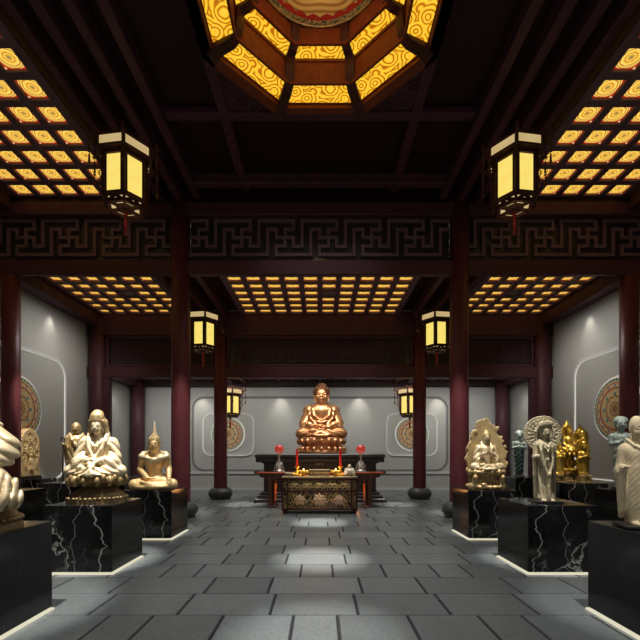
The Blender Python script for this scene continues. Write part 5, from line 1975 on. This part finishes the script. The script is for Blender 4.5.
def gilt_buddha(group):
    t = thing('gilt_buddha', 'gilt seated Buddha with a flaming halo on a tall round throne', 'statue', (5.98, 9.60, .91), 0, group)
    t.scale = (.85, .85, 1)
    mb = MB()
    mb.box(-.165, .165, -.16, .16, 0, .20, 0, .012); mb.box(-.18, .18, -.175, .175, 0, .04, 0, .01); mb.box(-.18, .18, -.175, .175, .18, .22, 0, .01)
    mb.build('square_stand', [M['gold_dull']], t, label='dull olive-gold square stand')
    F = SDF((-.30, -.30, .20), (.30, .30, .82), .0085)
    F.disc((0, 0, .26), .20, .05, rd=.02)
    F.disc((0, 0, .45), .13, .22, rd=.03, k=.03)
    F.disc((0, 0, .70), .20, .05, rd=.02, k=.03)
    lotus(F, .29, .19, .19, 12, 0, .055, .05, -22)
    lotus(F, .64, .20, .20, 12, 0, .060, .06, 24)
    lotus(F, .71, .20, .20, 12, .5, .055, .05, 18)
    for k in range(10):
        a = 2 * PI * k / 10
        F.ell((.15 * cos(a), .15 * sin(a), .45), (.03, .03, .08), .02)
    F.build('round_throne', M['gold_antique'], t)
    H, z0 = .56, .74
    g = lambda *p: tuple(v * H for v in p)
    F = SDF((-.26, -.26, -.03), (.26, .18, .60), .0068)
    seated_legs(F, H, .40)
    F.cap(g(0, .05, .14), g(0, .04, .42), .13 * H, .13 * H, .05 * H)
    F.ell(g(0, .02, .47), g(.17, .12, .13), .06 * H)
    F.cap2(g(.03, .05, .57), g(.18, .05, .54), .06 * H, .065 * H, .05 * H)
    F.cap2(g(.20, .05, .53), g(.25, .02, .32), .062 * H, .055 * H, .03 * H)
    F.cap2(g(.25, .02, .32), g(.24, -.16, .22), .055 * H, .04 * H, .03 * H)
    hand(F, g(.24, -.17, .22), None, g(.22, -.30, .17), (0, 0, 1), .16 * H, .3, 1)
    hand(F, g(-.24, -.17, .22), None, g(-.22, -.30, .17), (0, 0, 1), .16 * H, .3, -1)
    folds(F, g(-.42, -.40, -.02), g(.42, .0, .20), lambda x, y, z: 24 / H * (np.abs(x) * .7 + z * 1.3), .012 * H)
    F.cap(g(0, .03, .58), g(0, .0, .70), .06 * H, .06 * H, .03 * H)
    head(F, g(0, -.02, .80), .25 * H, lobes=.25)
    F.build('body', M['gold'], t, (0, 0, z0))
    F = SDF((-.12, -.13, .38), (.12, .14, .66), .0062)
    hair_cap(F, g(0, -.02, .80), .25 * H, curls=False)
    F.build('hair', M['gold_antique'], t, (0, 0, z0))
    F = SDF((-.22, .0, .20), (.22, .14, .80), .0078)
    F.disc((0, .07, .46), .14, .018, 'y', .01, sq=1.2)
    F.cap((0, .07, .58), (0, .07, .73), .10, .014, .04)
    F.torus((0, .055, .46), .132, .013, 'y', .01, sq=1.2)
    F.torus((0, .055, .46), .085, .010, 'y', .01, sq=1.2)
    for i in range(22):
        a = 2 * PI * i / 22
        F.ell((.145 * cos(a), .06, .46 + .172 * sin(a)), (.020, .016, .028), .01)
    F.cap((0, .09, .02), (0, .08, .34), .03, .03, .02)
    F.build('flame_halo', M['gold_antique'], t, (0, .05, z0))


bronze_buddha()
crowned_statue()
finial_buddha()
draped_statue()
monk()
stele()
robed_buddha()
halo_bodhisattva()
leaf_buddha()
jade_figure('dark green half figure painted pale above as if lit, beyond the big round halo', (5.78, 11.60, .91), R(-20), M['jade_pale'], M['jade'], 1.33)  # upper body and cap in paler jade paint the light from above
jade_figure('tall pale green jade figure behind the robed stone Buddha', (5.64, 7.50, .91), R(-25), M['jade_pale'], M['jade_pale'], 1.36)
GG = 'gilt figures on the outer right pedestal'
gilt_buddha(GG)
gilt_attendant('small gilt attendant without a halo, left of the tall gilt throne', (5.56, 9.30, .91), 0, .84, 0, GG)
gilt_attendant('gilt attendant with a pointed halo, rearmost right of the gilt throne', (6.42, 9.79, .91), 0, 1.08, 1, GG)
gilt_attendant('gilt attendant with an oval halo, in front at the right of the gilt throne', (6.08, 9.215, .91), 0, .84, 2, GG)

# plump pale figurine at the right end of the painted chest
t = thing('porcelain_figurine', 'small plump pale seated figurine at the right end of the painted chest', 'figurine', (.80, 10.86, .981))
F = SDF((-.16, -.14, -.01), (.16, .13, .34), .006)
F.ell((0, 0, .09), (.125, .105, .10), .03)
F.ell((0, -.03, .11), (.095, .09, .085), .03)
F.cap2((.05, -.02, .05), (.11, -.07, .035), .05, .04, .03)
F.cap2((.09, .01, .18), (.115, -.03, .10), .035, .03, .02)
F.cap2((.115, -.03, .10), (.08, -.10, .07), .03, .022, .02)
F.cap((0, .01, .17), (0, .0, .21), .05, .045, .03)
head(F, (0, -.01, .255), .125, lobes=.15)
F.cut_below(.002)
F.build('body', M['porcelain'], t)
# ------------------------------------------------------------------ camera, lights
cam = bpy.data.cameras.new('camera')
cam.sensor_width = 36
cam.lens = 22.5
cam.shift_y = 133 / 640
cam.clip_end = 100
co = bpy.data.objects.new('camera', cam)
COL.objects.link(co)
co.location = (0, 0, 1.6)
co.rotation_euler = (R(90), 0, 0)
SC.camera = co

w = bpy.data.worlds.new('world')
SC.world = w
w.use_nodes = True
w.node_tree.nodes['Background'].inputs[0].default_value = (.95, .97, 1.0, 1)
w.node_tree.nodes['Background'].inputs[1].default_value = .05


def spot(loc, target, watts, deg=40, blend=.6, col=(1, .95, .86), rad=.05):
    l = bpy.data.lights.new('spot', 'SPOT')
    l.energy, l.spot_size, l.spot_blend, l.color, l.shadow_soft_size = watts, R(deg), blend, col, rad
    o = bpy.data.objects.new('spot', l)
    COL.objects.link(o)
    o.location = loc
    o.rotation_euler = (Vector(target) - Vector(loc)).to_track_quat('-Z', 'Y').to_euler()
    return o


def area(loc, target, watts, sx, sy, col=(1, 1, 1), spread=180):
    l = bpy.data.lights.new('area', 'AREA')
    l.shape, l.size, l.size_y, l.energy, l.color = 'RECTANGLE', sx, sy, watts, col
    l.spread = R(spread)
    o = bpy.data.objects.new('area', l)
    COL.objects.link(o)
    o.location = loc
    o.rotation_euler = (Vector(target) - Vector(loc)).to_track_quat('-Z', 'Y').to_euler()
    return o


def point(loc, watts, col, rad=.05):
    l = bpy.data.lights.new('point', 'POINT')
    l.energy, l.color, l.shadow_soft_size = watts, col, rad
    o = bpy.data.objects.new('point', l)
    COL.objects.link(o)
    o.location = loc
    return o


WARM = (1, .88, .70)
for s in (-1, 1):
    # wall washers tucked behind the beams over the side walls
    spot((s * 7.90, 12.0, 5.95), (s * 8.04, 12.0, 3.0), 45, 75, 1)
    spot((s * 7.4, 15.6, 4.4), (s * 8.1, 15.5, 2.0), 28, 90, 1)
    area((s * 6.4, 11.8, 6.1), (s * 8.1, 11.8, 2.4), 27, 2.0, .4, spread=120)
    # back wall scallops
    for x in (1.68, 5.1):
        spot((s * x, 16.9, 4.40), (s * x, 17.28, 2.6), 60, 70, .9)
    area((s * 4.0, 14.9, 4.55), (s * 4.0, 17.3, 1.2), 95, 7.0, .4, spread=130)
    # statue spots, high above each figure and a little in front of it
    spot((s * 2.5, 2.3, 6.2), (s * 3.15, 3.66, 1.5), 1900 if s < 0 else 950, 22, .6, (1, .97, .91))
    spot((s * 2.7, 4.6, 6.6), (s * 3.18, 5.7, 1.5), 3400 if s < 0 else 2000, 17, .6, (1, .97, .91))
    spot((s * 2.7, 6.6, 6.6), (s * 3.18, 7.8, 1.5), 1500, 16)
    spot((s * 5.1, 6.2, 6.6), (s * 5.85, 7.5, 1.6), 900, 17)
    spot((s * 5.1, 8.1, 6.6), (s * 5.95, 9.5, 1.6), 2200, 17)
    spot((s * 5.2, 10.9, 5.9), (s * 5.85, 11.6, 1.6), 1000, 18)
    # columns
    spot((s * 2.6, 8.0, 6.5), (s * CX, 9.9, 1.8), 1150, 20, 1, (1, .9, .85))
    spot((s * 2.6, 11.6, 5.9), (s * CX, 13.8, 1.4), 130, 28, 1, (1, .9, .85))
    spot((s * 6.9, 8.2, 6.5), (s * 7.7, 10.0, 1.2), 90, 22, 1, (1, .9, .85))
spot((-6.4, 9.0, 5.9), (-7.8, 10.75, 1.5), 1000, 16)
# floor pools along the aisle
for y, e, d in ((3.5, 3000, 15), (6.05, 5500, 13), (9.2, 6000, 12)):
    spot((0, y, 7.6), (0, y, 0), e, d, 1, (1, .98, .94))
# altar
spot((0, 10.6, 6.2), (0, 13.6, 2.8), 620, 30, .8, WARM)
spot((-2.2, 11.4, 6.0), (0, 13.6, 2.7), 220, 26, .8, WARM)
spot((2.2, 11.4, 6.0), (0, 13.6, 2.7), 220, 26, .8, WARM)
spot((0, 7.6, 6.6), (0, 10.9, .7), 900, 16, .8, WARM)
for s in (-1, 1):
    spot((s * 2.5, 12.6, 5.9), (s * 2.4, 12.5, 0), 1800, 15, 1)
    point((s * 1.10, 12.0, .50), 2.5, (1, .42, .12), .03)  # unseen warm light added under the table for the inner legs
    point((s * .43, 10.99, 1.085), 4.0, (1, .42, .12), .02)
    # lantern light, given off by unseen points below each one
    for y, z in ((7.2, 6.4), (12.0, 5.1), (15.6, 3.45)):
        point((s * 3.5, y, z - .75), 1.5, (1, .78, .40), .2)
# caisson glow
point((0, 5.7, 8.35), 20, (1, .62, .26), .3)
# soft fill: unseen area lights added over the aisle and behind the camera
area((0, 6.0, 7.7), (0, 6.0, 0), 115, 2.8, 7.0, (.90, .97, 1), spread=85)
area((0, 12.0, 6.1), (0, 12.0, 0), 60, 4.0, 3.0, spread=75)
area((0, -1.8, 3.0), (0, 9, 4.2), 55, 12, 5)

vs = SC.view_settings
vs.view_transform = 'Standard'
vs.look = 'None'
vs.exposure = 0
vs.gamma = 1
vs.use_curve_mapping = False
